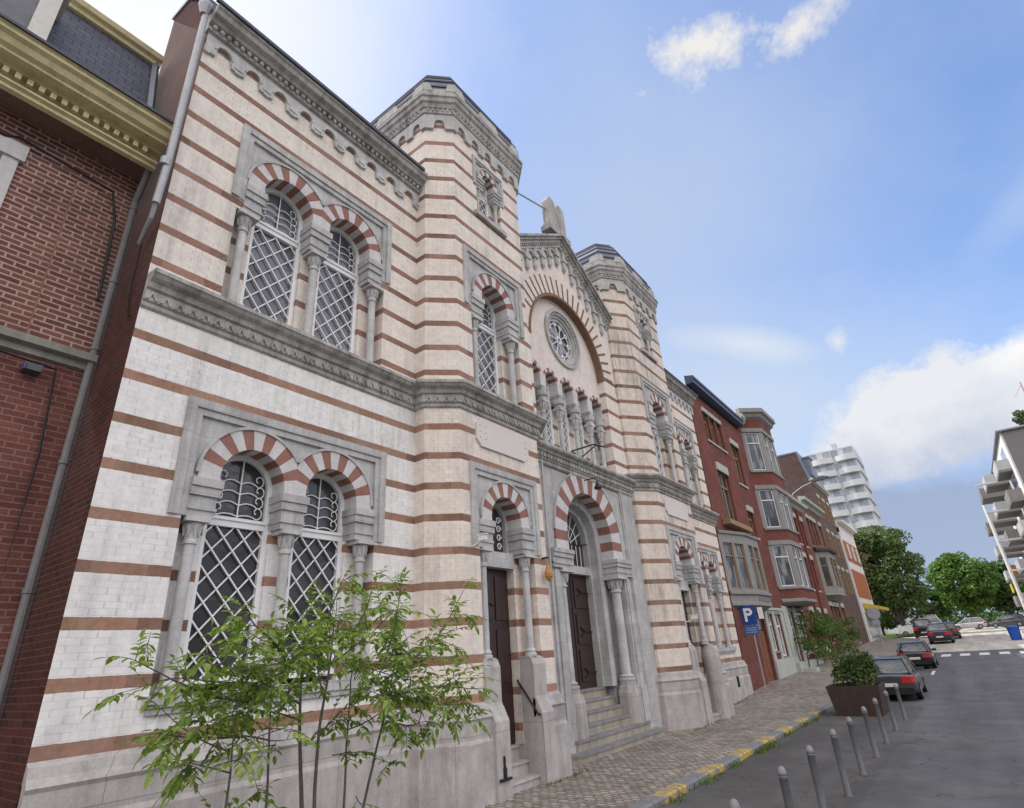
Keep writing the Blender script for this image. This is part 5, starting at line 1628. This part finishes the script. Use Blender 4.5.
# parking sign on the far wall corner
ps = thing('parking_sign', 'blue P parking sign with a blue subplate on a grey pole', 'road sign', (-8.15, 29.0, .5))
SX, SY = -8.15, 29.0
m = MB(); m.tube([(SX, SY, .45), (SX, SY, 4.0)], .035, 8); m.build('pole', M['pipe_grey'], ps)
M['sign_blue'] = dull('sign_blue', (.02, .07, .28), .4, .05, 3); M['sign_white'] = dull('sign_white', (.8, .8, .8), .4, .03, 3)
m = MB(); m.box(SX - .37, SX + .29, SY - .06, SY - .04, 3.14, 3.98); pl_ = m.build('sign_plate', M['sign_blue'], ps)
m = MB(); yq = SY - .062
def letterP(cx, cz, H, W, t):
    m.box(cx - W / 2, cx - W / 2 + t, yq - .006, yq, cz - H / 2, cz + H / 2)
    R1 = H * .29; R0_ = R1 - t; cc = (cx + W / 2 - R1, cz + H / 2 - R1)
    for q in range(12):
        a0, a1 = -PI / 2 + PI * q / 12, -PI / 2 + PI * (q + 1) / 12
        P = [(cc[0] + R0_ * math.cos(a0), cc[1] + R0_ * math.sin(a0)), (cc[0] + R1 * math.cos(a0), cc[1] + R1 * math.sin(a0)), (cc[0] + R1 * math.cos(a1), cc[1] + R1 * math.sin(a1)), (cc[0] + R0_ * math.cos(a1), cc[1] + R0_ * math.sin(a1))]
        m.face([(p_[0], yq - .006, p_[1]) for p_ in P])
    for zz in (cc[1] + R0_, cc[1] - R1): m.box(cx - W / 2 + t, cc[0], yq - .006, yq, zz, zz + t)
letterP(SX - .04, 3.57, .58, .39, .12)
m.build('letter', M['sign_white'], pl_)
m = MB(); m.box(SX - .35, SX + .29, SY - .06, SY - .04, 2.72, 3.10); sp_ = m.build('subplate', dull('sign_blue_pale', (.05, .13, .36), .4, .1, 3), ps)
m = MB()
for zz in (2.98, 2.89, 2.8): m.box(SX - .3, SX + .2, SY - .064, SY - .061, zz, zz + .03)
m.build('small_print', dull('sign_print', (.35, .42, .6), .5, .1, 3), sp_)
m = MB(); m.box(SX + .4, SX + .62, SY - .06, SY - .04, 3.35, 3.85); m.build('white_tab', M['sign_white'], ps)
# round sign seen from behind
rs = thing('round_sign', 'round road sign seen from behind on a thin pole near the junction', 'road sign', (-5.6, 51, zg(51)))
m = MB(); m.tube([(-5.6, 51, .8), (-5.6, 51, 4.0)], .035, 8); m.build('pole', M['pipe_grey'], rs)
m = MB(); ring(m, 0, 0, 0.0, .42, 0, .02, 24, 0, 0, 2 * PI); m.v = [(-5.6 + p_[1], 50.95 - p_[0], 3.75 + p_[2]) for p_ in m.v]; m.build('disc', M['pipe_grey'], rs)
m = MB(); m.box(-5.85, -5.35, 50.93, 50.95, 3.0, 3.3); m.build('back_plate', M['pipe_grey'], rs)
# street lamp on the houses
sl = thing('street_lamp', 'grey street lamp on a long curved arm from the house wall', 'street lamp', (-8.6, 47, 10.7))
m = MB(); m.tube([(-8.55, 47, 10.6), (-8.45, 47, 11.8), (-8.1, 47, 12.5), (-7.3, 47, 12.9), (-6.3, 47, 13.15)], .04, 6); m.build('arm', M['pipe_grey'], sl)
m = MB(); m.prismy([(-6.6, 13.05), (-5.4, 13.18), (-5.4, 13.28), (-5.9, 13.4), (-6.6, 13.2)], 46.85, 47.15); m.build('lamp_head', dull('dark_lamp', (.12, .12, .13), .5, .1, 4), sl)
# lamps and cameras on the temple
def cam_thing(label, x, y, z, s=1.0):
    t = thing('security_camera', label, 'camera', (x, y, z))
    m = MB(); m.box(x, x + .32 * s, y - .05 * s, y + .05 * s, z - .05, z + .05); m.prismy([(x - .02, z + .05), (x + .36 * s, z + .06), (x + .36 * s, z + .08), (x - .02, z + .08)], y - .07 * s, y + .07 * s); m.build('housing', M['plastic_white'], t)
    m = MB(); m.tube([(x + .05, y, z - .05), (x - .12, y, z - .12), (x - .2, y, z - .12)], .02, 5); m.build('bracket', M['plastic_white'], t)
cam_thing('white security camera on the wall left of the small door', -7.55, 9.0, 4.7, .6)
cam_thing('white security camera on the wall beyond the second tower', -8.4, 24.0, 4.0, .8)
cam_thing('white security camera at the corner of the second tower', -7.55, 20.0, 3.3, .7)
t = thing('wall_lantern', 'small orange brass lantern between the two doorways', 'lantern', (-7.6, 11.55, 4.2))
m = MB(); m.lathe(-7.6, 11.55, [(.02, 4.0), (.06, 4.05), (.1, 4.12), (.1, 4.2), (.06, 4.3), (.02, 4.42), (.015, 4.55)], 8); m.build('body', M['brass'], t)
m = MB(); m.box(-7.75, -7.58, 11.53, 11.57, 4.53, 4.57); m.build('bracket', M['iron'], t)
t = thing('flag_bracket', 'black iron bracket on the ledge above the main portal', 'bracket', (-8.1, 14.6, 8.0))
m = MB(); m.tube([(-8.2, 14.3, 8.05), (-7.75, 14.9, 8.3), (-7.6, 15.3, 8.28)], .025, 6); m.tube([(-8.2, 14.9, 8.0), (-7.75, 15.0, 8.28)], .02, 6); m.build('arm', M['iron'], t)
t = thing('arch_lamp', 'small black lamp hanging before the keystone of the main portal', 'lamp', (-8.1, 15.2, 7.2))
m = MB(); m.tube([(-8.4, 15.22, 7.35), (-8.0, 15.22, 7.35), (-7.95, 15.22, 7.2)], .018, 6); m.lathe(-7.95, 15.22, [(.1, 6.98), (.12, 7.02), (.05, 7.15), (.02, 7.22)], 10); m.build('shade', M['iron'], t)
# ------------------------------------------------------------ cars
M['tyre'] = dull('tyre', (.015, .015, .015), .9, .1, 5); M['rim'] = dull('alloy_rim', (.35, .35, .36), .35, .1, 5, metal=.8)
M['car_glass'] = glass_mat('car_glass', (.02, .035, .045), .02, 1.0); M['red_light'] = dull('red_tail_light', (.45, .015, .012), .2, .1, 4, spec=.8)
M['plate'] = dull('number_plate', (.6, .6, .58), .5, .1, 4); M['plastic_black'] = dull('black_plastic', (.015, .015, .016), .6, .1, 4)


def paint(name, c):
    m, nt, b = newmat(name); b.inputs['Base Color'].default_value = col(c); b.inputs['Roughness'].default_value = .28
    b.inputs['Coat Weight'].default_value = .6; b.inputs['Coat Roughness'].default_value = .05
    k = NB(nt); tc = k.n('ShaderNodeTexCoord').outputs['Object']; f = k.ramp(k.noise(tc, 1.5, 4, .6), .3, .7, .85, 1.1)
    k.l(k.mix(1.0, col(c), k.comb(f, f, f), 'MULTIPLY'), b.inputs['Base Color']); return m


def car(label, x, y, z, pm, L=4.1, W=1.72, H=1.45, rot=0.0, kind='hatch', name='parked_car', group=None, cat='car'):
    """rear faces -y. Everything is modelled round the origin and moved by the root"""
    t = thing(name, label, cat, (x, y, z), group); t.rotation_euler = (0, 0, rot)
    def B(mb, nm, mt, par=None, smooth=False):
        o = mb.build(nm, mt, None, smooth=smooth); o.parent = par or t
        if smooth:
            bmx = bmesh.new(); bmx.from_mesh(o.data); bmesh.ops.remove_doubles(bmx, verts=bmx.verts, dist=.002); bmesh.ops.recalc_face_normals(bmx, faces=bmx.faces); bmx.to_mesh(o.data); bmx.free()
            for p_ in o.data.polygons: p_.use_smooth = True
            if nm == 'body': md = o.modifiers.new('s', 'SUBSURF'); md.levels = 2; md.render_levels = 2
            else: md = o.modifiers.new('b', 'BEVEL'); md.width = .09 if nm == 'windows' else .03; md.segments = 3; md.limit_method = 'ANGLE'; md.angle_limit = R(15)
        return o
    hw = W / 2
    # body stations: (y, zlow, zshoulder, half width at sill, half width at shoulder)
    bel = H * .62
    st = [(0.0, .36, bel * .90, hw * .95, hw * .86), (.03, .24, bel * .97, hw * 1.02, hw * .94), (.35, .2, bel, hw * .99, hw * .93), (1.0, .18, bel * 1.0, hw, hw * .95), (L * .5, .17, bel * .98, hw, hw * .96),
          (L * .68, .18, bel * .95, hw, hw * .95), (L * .72, .18, bel * .93, hw, hw * .93), (L * .9, .2, bel * .80, hw * .97, hw * .84), (L - .08, .25, bel * .66, hw * .88, hw * .74), (L, .36, bel * .56, hw * .78, hw * .64)]
    m = MB(); rings = []
    for (yy, zl, zsn, w0, w1) in st:
        zm = zl + (zsn - zl) * .55
        ring_ = [(-w0 * .92, zl), (-w0, zl + .1), (-w0 * 1.0, zm), (-w1 * 1.0, zsn - .04), (-w1 * .86, zsn + .015), (0, zsn + .04), (w1 * .86, zsn + .015), (w1, zsn - .04), (w0, zm), (w0, zl + .1), (w0 * .92, zl)]
        rings.append([(px, yy, pz) for px, pz in ring_])
    n = 11
    for A, Bq in zip(rings, rings[1:]):
        for q in range(n):
            q2 = (q + 1) % n; m.face([A[q], A[q2], Bq[q2], Bq[q]])
    m.face(rings[0][::-1]); m.face(rings[-1])
    body = B(m, 'body', pm, smooth=True)
    # cabin
    r0 = .18 if kind == 'hatch' else .25
    yb0, yb1 = r0, L * .74; yt0, yt1 = r0 + (.38 if kind == 'hatch' else .35), L * .50
    wb, wt = hw * .90, hw * .68; zb, zt = bel * .98, H - .04
    m = MB()
    lo = [(-wb, yb0), (wb, yb0), (wb * .98, yb1), (-wb * .98, yb1)]; hi = [(-wt, yt0), (wt, yt0), (wt, yt1), (-wt, yt1)]
    m.prism(lo, zb, zt, 0, hi); cab = B(m, 'windows', M['car_glass'], None, True)
    m = MB(); hi2 = [(-wt * .86, yt0 + .18), (wt * .86, yt0 + .18), (wt * .86, yt1 - .2), (-wt * .86, yt1 - .2)]
    hix = [(-wt - .01, yt0 - .03), (wt + .01, yt0 - .03), (wt + .01, yt1 + .03), (-wt - .01, yt1 + .03)]
    m.prism(hix, zt - .02, H, 0, hi2)
    for (a, b) in ((lo[0], hi[0]), (lo[1], hi[1]), (lo[2], hi[2]), (lo[3], hi[3])): m.tube([(a[0], a[1], zb), (b[0], b[1], zt)], .045, 5)
    for sg in (-1, 1): m.tube([(sg * (wb + wt) / 2 * 1.0 + sg * .11, L * .42, zb), (sg * wt * 1.0, L * .42, zt)], .035, 4)
    B(m, 'roof', pm)
    for sg in (-1, 1):
        for yy in (L * .19, L * .80):
            w = MB(); w.lathe(0, 0, [(.20, 0), (.30, .01), (.31, .05), (.31, .16), (.30, .2), (.2, .21)], 18); w.v = [(sg * (hw - .19) + sg * p_[2], yy + p_[0], .31 + p_[1]) for p_ in w.v]
            wh = B(w, 'wheel', M['tyre'])
            w = MB(); w.lathe(0, 0, [(.05, .19), (.2, .2), (.2, .215), (.06, .22)], 10); w.v = [(sg * (hw - .19) + sg * p_[2], yy + p_[0], .31 + p_[1]) for p_ in w.v]
            B(w, 'rim', M['rim'], wh)
    for sg in (-1, 1):
        w = MB(); w.prism([(sg * hw * .48, -.03), (sg * hw * .86, -.02), (sg * hw * .985, .08), (sg * hw * .985, .30), (sg * hw * .48, .1)][::sg], bel * .66, bel * .90, 0); B(w, 'tail_light', M['red_light'])
        w = MB(); w.box(sg * hw * .95, sg * (hw + .16), L * .63, L * .68, bel * .97, bel * 1.1); B(w, 'mirror', pm)
        w = MB(); w.box(sg * hw * .35, sg * hw * .68, L - .1, L + .005, bel * .42, bel * .54); B(w, 'headlight', M['plate'])
    w = MB(); w.box(-.26, .26, -.035, .02, .50, .62); B(w, 'number_plate', M['plate'])
    w = MB(); w.box(-hw * .84, hw * .84, -.04, .1, .24, .46); B(w, 'bumper', M['plastic_black'])
    w = MB(); w.box(-hw * .84, hw * .84, L - .1, L + .03, .24, .42); B(w, 'bumper', M['plastic_black'])
    return t


P_dark = paint('anthracite_paint', (.05, .053, .058)); P_black = paint('black_paint', (.008, .008, .01)); P_blue = paint('dark_blue_paint', (.02, .028, .05)); P_white = paint('white_car_paint', (.7, .7, .7)); P_silver = paint('silver_paint', (.38, .39, .40)); P_red = paint('red_paint', (.3, .02, .02))
car('dark grey hatchback with red tail lights parked behind the planter', -3.2, 27.6, zg(28), P_dark, 4.1, 1.75, 1.50)
car('black older hatchback parked in the middle of the row of cars', -3.2, 41.3, zg(42.5) - .02, P_black, 3.8, 1.68, 1.42)
car('dark blue tall car parked beyond the zebra crossing', -2.75, 66.0, zg(67), P_blue, 4.3, 1.8, 1.72)
car('dark car standing behind the dark blue tall one', -2.3, 73.5, zg(74), P_dark, 4.3, 1.8, 1.6)
car('dark van with red lights in the shade of the trees', -4.6, 80.0, zg(81), P_black, 4.6, 1.9, 1.9)
car('white van behind the parked dark cars', -3.0, 92, zg(92), P_white, 5.2, 2.0, 2.3, R(90), name='parked_van', cat='van')
for i, (xx, pp, nm) in enumerate(((-.6, P_silver, 'silver'), (3.6, P_dark, 'dark grey'), (8.0, P_white, 'white'), (12.4, P_silver, 'pale'))):
    car(nm + ' car parked sideways below the far trees, ' + ('left end of the line', 'second from the left', 'third from the left', 'right end of the line')[i], xx + 2, 106, zg(106) + .15, pp, 4.2, 1.75, 1.5, R(90), group='cars parked in a line under the far trees')
car('white car at the right edge behind the blue bin', 4.6, 62.5, zg(63), P_white, 4.2, 1.8, 1.5)

# blue bin
bn = thing('waste_bin', 'blue round waste bin standing at the right kerb', 'bin', (2.45, 66, zg(66)))
m = MB(); m.lathe(2.45, 66, [(.36, zg(66)), (.42, zg(66) + .9), (.45, zg(66) + .92), (.45, zg(66) + 1.0)], 16); m.build('body', dull('blue_plastic', (.02, .09, .42), .4, .1, 3), bn)
m = MB(); m.lathe(2.45, 66, [(.46, zg(66) + 1.0), (.4, zg(66) + 1.08), (.1, zg(66) + 1.12)], 16); m.build('lid', dull('blue_lid', (.02, .07, .35), .4, .1, 3), bn)

# ------------------------------------------------------------ apartment block on the right
ab = thing('apartment_block', 'white apartment block with stacked balconies on the right', 'building', (6.9, 66, 1))
zt_ = 18.4
m = MB(); m.box(6.86, 18, 65.8, 96, 0, zt_); m.build('wall', M['white_wall'], ab)
m = MB(); m.box(7.0, 18, 65.7, 65.8, 6, zt_ - .05); m.build('end_cladding', dull('grey_cladding', (.17, .165, .17), .7, .1, 2), ab)
m = MB(); m.box(6.6, 18.2, 65.5, 96.2, zt_, zt_ + .15); m.build('roof_edge', dull('grey_roof_edge', (.22, .22, .24), .6, .1, 3), ab)
m = MB()
m.box(6.8, 6.86, 65.8, 96, 1, 3.2); m.build('base_wall', M['brick_orange'], ab)
M['balc_par'] = dull('pale_grey_parapet', (.45, .45, .46), .8, .15, 2, streak=.2)
M['balc_dark'] = dull('grey_balcony_soffit', (.22, .21, .20), .8, .15, 3)
for f_ in range(5):
    z0_ = 4.2 + f_ * 2.75
    for j, (ya_, dp_, pm_) in enumerate(((67.5, 1.0, 0), (73.5, 1.8, 1), (80.5, 2.1, 0), (88.0, 2.3, 1))):
        if f_ == 4 and j > 2: continue
        s = MB(); s.box(6.86 - dp_, 6.86, ya_, ya_ + 4.6, z0_, z0_ + .18); s.box(6.86 - dp_, 6.86, ya_ - .0, ya_ + .1, z0_ + .18, z0_ + .5)
        sb_ = s.build('balcony', M['balc_dark'], ab)
        s = MB(); s.box(6.86 - dp_ - .02, 6.86 - dp_ + .05, ya_, ya_ + 4.6, z0_ + .2, z0_ + 1.15); s.box(6.86 - dp_, 6.86, ya_ - .02, ya_ + .05, z0_ + .2, z0_ + 1.1)
        s.build('parapet', M['balc_par'] if (f_ + j) % 3 else (M['brick_orange'] if f_ == 1 else M['balc_dark']), sb_)
        s = MB(); s.box(6.84, 6.87, ya_ + .6, ya_ + 4.0, z0_ + .2, z0_ + 2.4); s.build('balcony_door', M['glass_sky'], ab)
m = MB(); m.tube([(4.15, 72.5, 1.2), (4.15, 72.5, 13.3)], .15, 8); m.build('balcony_post', M['white_wall'], ab)
for f_ in range(5): m = MB(); m.box(4.1, 6.86, 72.3, 72.7, 4.2 + f_ * 2.75 + .02, 4.2 + f_ * 2.75 + .16); m.build('post_tie', M['white_wall'], ab)
m = MB(); m.box(3.9, 3.98, 74.3, 76.6, 5.2, 6.0); m.build('yellow_awning', dull('yellow_cloth', (.6, .45, .05), .8, .2, 3), ab)
rp = thing('roof_shrub', 'dark green shrub on the roof of the right-hand block', 'shrub', (8.2, 66.5, zt_))
m = MB(); leafcloud(m, crown_clumps(9.1, 66.9, zt_ + 1.1, .8, .9, 10, rnd, .35, .5), 150, .1, rnd); m.build('foliage', M['bush'], rp)
m = MB(); m.tube([(9.1, 66.9, zt_), (9.1, 66.9, zt_ + 1.2)], .06, 5); m.build('stem', M['bark'], rp)
mt = thing('mast', 'thin red and white mast rising above the right-hand roof', 'mast', (9.3, 67, zt_))
m = MB(); m.tube([(9.9, 67, zt_), (9.9, 67, zt_ + 4.5)], .05, 5); m.tube([(9.9, 67, zt_ + 4.3), (9.1, 67, zt_ + 3.2)], .03, 4); m.build('pole', dull('red_white_steel', (.5, .3, .3), .5, .2, 2), mt)

# ------------------------------------------------------------ high-rise
hr = thing('high_rise', 'white high-rise with rounded balcony bands far behind the houses', 'building', (-14, 145, 2))
m = MB(); m.box(-19.2, -10.0, 141, 155, 0, 40.6); m.box(-14.0, -13.0, 141.5, 143, 40.6, 42); m.build('wall', dull('white_tower_render', (.50, .51, .54), .8, .06, 1), hr)
M['hr_win'] = dull('grey_window_band', (.30, .33, .38), .3, .4, .8)
M['hr_bal'] = dull('white_balcony_band', (.55, .56, .59), .8, .06, 1)
for f_ in range(13):
    z0_ = 37.6 - f_ * 2.95
    for (xa, xb) in ((-19.4, -14.4), (-13.9, -9.75)):
        n = 8
        P = [(xa, 141)] + [(xa + (xb - xa) * q / n, 141 - .9 * math.sin(PI * q / n) - .25) for q in range(n + 1)] + [(xb, 141)]
        bm = MB(); bm.prism(P, z0_ - .0, z0_ + 1.25); bm.build('balcony', M['hr_bal'], hr)
    for (xa, xb) in ((-18.9, -17.5), (-16.2, -14.9), (-14.6, -13.2), (-12.0, -10.3)):
        gm = MB(); gm.box(xa, xb, 140.9, 140.98, z0_ + 1.25, z0_ + 2.75); gm.build('window', M['hr_win'], hr)
    bm = MB(); bm.box(-10.0, -9.7, 141.5, 152, z0_, z0_ + 1.0); bm.build('balcony', M['hr_bal'], hr)

# ------------------------------------------------------------ trees
def big_tree(label, x, y, zb, R_, ztop, zlow, lm, seed, n=60, per=170, ls=.26, name='tree', tr=.35, ry=None):
    t = thing(name, label, 'tree', (x, y, zb)); rn = random.Random(seed)
    cz = (ztop + zlow) / 2; rz = (ztop - zlow) / 2
    m = MB(); cl_ = crown_clumps(x, y, cz, R_, rz, n, rn, .2, .36, ry)
    leafcloud(m, cl_, per, ls, rn, shell=.45); m.build('crown', lm, t)
    m = MB(); m.tube([(x, y, zb - .2), (x + .1, y, zb + (zlow - zb) * .6), (x - .1, y, cz)], tr, 8, 0, tr * .35)
    for q in range(9):
        c = cl_[q * 3]; m.tube([(x, y, zlow * .6 + zb * .4 + q * .15), ((x + c[0]) / 2, (y + c[1]) / 2, (zlow + c[2]) / 2 + .4), c[:3]], tr * .35, 5, 0, .03)
    m.build('trunk', M['bark'], t); return t
LD = leaf_mat('dark_tree_leaves', (.04, .075, .02), (.11, .16, .045), .25, .5)
LB_ = leaf_mat('bronze_tree_leaves', (.09, .095, .045), (.19, .18, .09), .2, .5)
LG = leaf_mat('bright_tree_leaves', (.05, .11, .018), (.11, .19, .035), .3, .35)
LM = leaf_mat('mid_tree_leaves', (.03, .07, .015), (.07, .12, .03), .2, .4)
big_tree('large dark green tree beside the lawn at the end of the row', -7.2, 92, zg(92), 4.6, 17.2, 3.0, LD, 21, 80, 200, .24)
big_tree('bronze green tree half hidden by the end of the row', -11.2, 90, zg(90), 3.4, 16.8, 5.5, LB_, 22, 50, 170, .22)
big_tree('low dark tree under the large dark one', -10.5, 99, zg(99), 4.5, 8.5, 2.5, LD, 23, 40, 150, .22)
big_tree('bright green round-headed tree beyond the parked cars', .2, 112, zg(112), 4.4, 13.4, 4.0, LG, 24, 80, 190, .26)
big_tree('mid green tree overlapping the bright one on its right', 4.8, 116, zg(116), 4.0, 11.6, 4.0, LM, 25, 60, 170, .26)
big_tree('dark tree at the right end of the far trees', 8.8, 120, zg(120), 4.2, 9.8, 3.4, LM, 26, 50, 160, .26)
big_tree('small tree in the gap between the dark and the bright crowns', -4.4, 116, zg(116), 3.0, 8.6, 3.8, LM, 27, 36, 150, .24)
fw = MB(); rn = random.Random(9)
cl_ = [(rn.uniform(-60, 60), rn.uniform(150, 165), rn.uniform(3, 6.0), rn.uniform(1.6, 2.8)) for _ in range(150)]
leafcloud(fw, cl_, 60, .5, rn)
tag(fw.build('far_woodland', LM), 'dark band of far trees closing the view behind the park', 'trees', kind='stuff')
gr = MB()
for _ in range(9000):
    blade(gr, rn.uniform(-24, -5.7), rn.uniform(88, 104), zg(95) + .1, rn.uniform(.08, .2), .03, rn)
tag(gr.build('lawn_grass', M['weed']), 'short lawn grass in the sun behind the junction', 'grass', kind='stuff')

# ------------------------------------------------------------ sky, sun, camera
world = bpy.data.worlds.new('World'); scene.world = world; world.use_nodes = True
nt = world.node_tree; k = NB(nt); bg = nt.nodes['Background']
sun_dir = Vector((-1.0, -.02, 0)).normalized(); EL = R(50)
az = math.atan2(sun_dir.x, sun_dir.y)
sky = k.n('ShaderNodeTexSky', sky_type='NISHITA'); sky.sun_disc = False; sky.sun_elevation = EL; sky.sun_rotation = az
sky.air_density = 1.0; sky.dust_density = .6; sky.ozone_density = 1.6; sky.altitude = 60
tc = k.n('ShaderNodeTexCoord').outputs['Generated']
nrm = k.n('ShaderNodeVectorMath', operation='NORMALIZE'); k.l(tc, nrm.inputs[0]); D = nrm.outputs[0]
n1 = k.noise(D, 6.0, 8, .62); n2 = k.noise(D, 17.0, 6, .65); n3 = k.noise(D, 2.2, 5, .6)


def blob(d, rx, rz, amp, lo, hi, nz=None, tilt=0.0):
    """soft-edged elliptical cloud round the direction d"""
    d = Vector(d).normalized(); rt = d.cross(Vector((0, 0, 1))).normalized(); up_ = rt.cross(d).normalized()
    a = rt * math.cos(tilt) + up_ * math.sin(tilt); b = up_ * math.cos(tilt) - rt * math.sin(tilt)
    def dot(v, off):
        nd = k.n('ShaderNodeVectorMath', operation='DOT_PRODUCT'); k.l(D, nd.inputs[0]); nd.inputs[1].default_value = v; return nd.outputs['Value']
    u = k.math('DIVIDE', dot(a, 0), rx); v = k.math('DIVIDE', dot(b, 0), rz); w = dot(d, 0)
    r = k.math('SQRT', k.math('ADD', k.math('MULTIPLY', u, u), k.math('MULTIPLY', v, v)))
    f = k.math('SUBTRACT', 1.0, r)
    f = k.math('ADD', f, k.math('MULTIPLY', k.math('SUBTRACT', nz or n1, .5), amp))
    f = k.ramp(f, lo, hi)
    return k.math('MULTIPLY', f, k.math('GREATER_THAN', w, 0.0))


CW = (9.2, 9.0, 8.7, 1)       # sunlit cloud radiance before the background strength
mixn = k.n('ShaderNodeVectorMath', operation='MULTIPLY'); k.l(sky.outputs[0], mixn.inputs[0]); mixn.inputs[1].default_value = (1.25, 1.36, 1.60)
c = mixn.outputs[0]
def add(c, f, colr): return k.mix(f, c, colr)
veil = k.ramp(n3, .34, .74, 0.05, .42)
c = k.mix(veil, c, (3.2, 4.1, 5.6, 1))
c = add(c, k.math('MULTIPLY', blob((-.62, .10, .8), .50, .50, .6, .0, .8, n3), .95), (6.0, 6.05, 6.3, 1))
c = add(c, k.math('MULTIPLY', blob((-.26, .68, .62), .46, .42, .6, .0, .9, n3), .75), (3.3, 3.9, 5.1, 1))
c = add(c, k.math('MULTIPLY', blob((-.22, .93, .33), .50, .22, .5, .0, .8, n3), .8), (3.9, 4.5, 5.3, 1))
c = add(c, k.math('MULTIPLY', blob((-.16, .88, .44), .13, .03, 1.4, .0, 1.0, n1, -.4), .6), (5.2, 5.4, 5.5, 1))
c = add(c, k.math('MULTIPLY', blob((-.065, .62, .78), .10, .045, 3.4, .12, 1.0, n2, -.2), .95), (5.6, 5.4, 5.2, 1))
c = add(c, k.math('MULTIPLY', blob((.06, .65, .756), .085, .03, 3.4, .12, 1.1, n2, .35), .85), (5.6, 5.4, 5.2, 1))
c = add(c, k.math('MULTIPLY', blob((-.0403, .913, .406), .022, .026, 2.6, .2, 1.0, n2), .7), (5.4, 5.4, 5.4, 1))
c = add(c, k.math('MULTIPLY', blob((.24, .83, .50), .16, .035, .9, .0, 1.0, n1, .45), .4), (3.8, 4.4, 5.6, 1))
c = add(c, k.math('MULTIPLY', blob((-.02, .985, .08), .5, .17, .5, .0, .4, n1), .9), (2.2, 2.6, 3.6, 1))
n4 = k.noise(D, 11.0, 9, .66)
big = blob((.075, .955, .275), .21, .088, 1.5, .0, .26, n4)
big2 = blob((-.02, .97, .235), .17, .045, 1.1, .0, .3, n4)
big3 = blob((.15, .93, .33), .06, .035, 2.6, .0, .8, n4)
sh = k.ramp(k.math('ADD', k.sep(D)[2], k.math('MULTIPLY', k.math('SUBTRACT', n4, .5), .22)), .17, .30)
cloudc = k.mix(sh, (3.2, 3.6, 4.5, 1), (5.3, 5.35, 5.5, 1))
c = add(c, k.math('MULTIPLY', big2, .8), cloudc); c = add(c, k.math('MULTIPLY', big, .93), cloudc); c = add(c, big3, (6.0, 6.0, 6.0, 1))
# unseen bright clouds added opposite and behind the viewer, high up, to light the facade
fill_cloud = k.ramp(k.math('ADD', n1, k.math('MULTIPLY', n3, .5)), .66, .86)
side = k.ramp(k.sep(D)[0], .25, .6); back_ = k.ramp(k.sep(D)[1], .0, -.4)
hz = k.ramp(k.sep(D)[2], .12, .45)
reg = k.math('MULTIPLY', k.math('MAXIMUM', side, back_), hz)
c = add(c, k.math('MULTIPLY', k.math('MULTIPLY', k.math('ADD', k.math('MULTIPLY', fill_cloud, .6), .4), reg), .97), (21.5, 19.6, 18.0, 1))
low = k.math('MULTIPLY', k.math('MAXIMUM', side, back_), k.ramp(k.sep(D)[2], .30, .08))  # dark horizon band added out of view to hold low light off the facade
c = add(c, k.math('MULTIPLY', low, .85), (1.6, 1.45, 1.3, 1))
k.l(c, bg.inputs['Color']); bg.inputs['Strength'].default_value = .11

sd = bpy.data.lights.new('sun', 'SUN'); sd.energy = 3.2; sd.angle = R(.6); sd.color = (1, .95, .87)
so = bpy.data.objects.new('sun', sd); COL.objects.link(so)
v = Vector((sun_dir.x * math.cos(EL), sun_dir.y * math.cos(EL), math.sin(EL)))
so.rotation_euler = v.to_track_quat('Z', 'Y').to_euler()

cd = bpy.data.cameras.new('camera'); cam = bpy.data.objects.new('camera', cd); COL.objects.link(cam); scene.camera = cam
f_, cxp, cyp = 566.36, 512.0, 404.0
zx, zy, sx, sy = 428.6, -865.2, 975.1, 626.3
up_ = Vector((zx - cxp, -(zy - cyp), -f_)).normalized()
yd = Vector((sx - cxp, -(sy - cyp), -f_)); yd = (yd - up_ * yd.dot(up_)).normalized()
xd = yd.cross(up_)
Rm = Matrix((xd, yd, up_))            # camera axes -> world axes
cam.matrix_world = Matrix.Translation((0, 0, 2.45)) @ Rm.to_4x4()
cd.sensor_width = 36; cd.lens = f_ / 1024 * 36; cd.clip_start = .1; cd.clip_end = 3000
scene.view_settings.view_transform = 'Standard'; scene.view_settings.look = 'None'
scene.view_settings.exposure = .55; scene.view_settings.gamma = 1
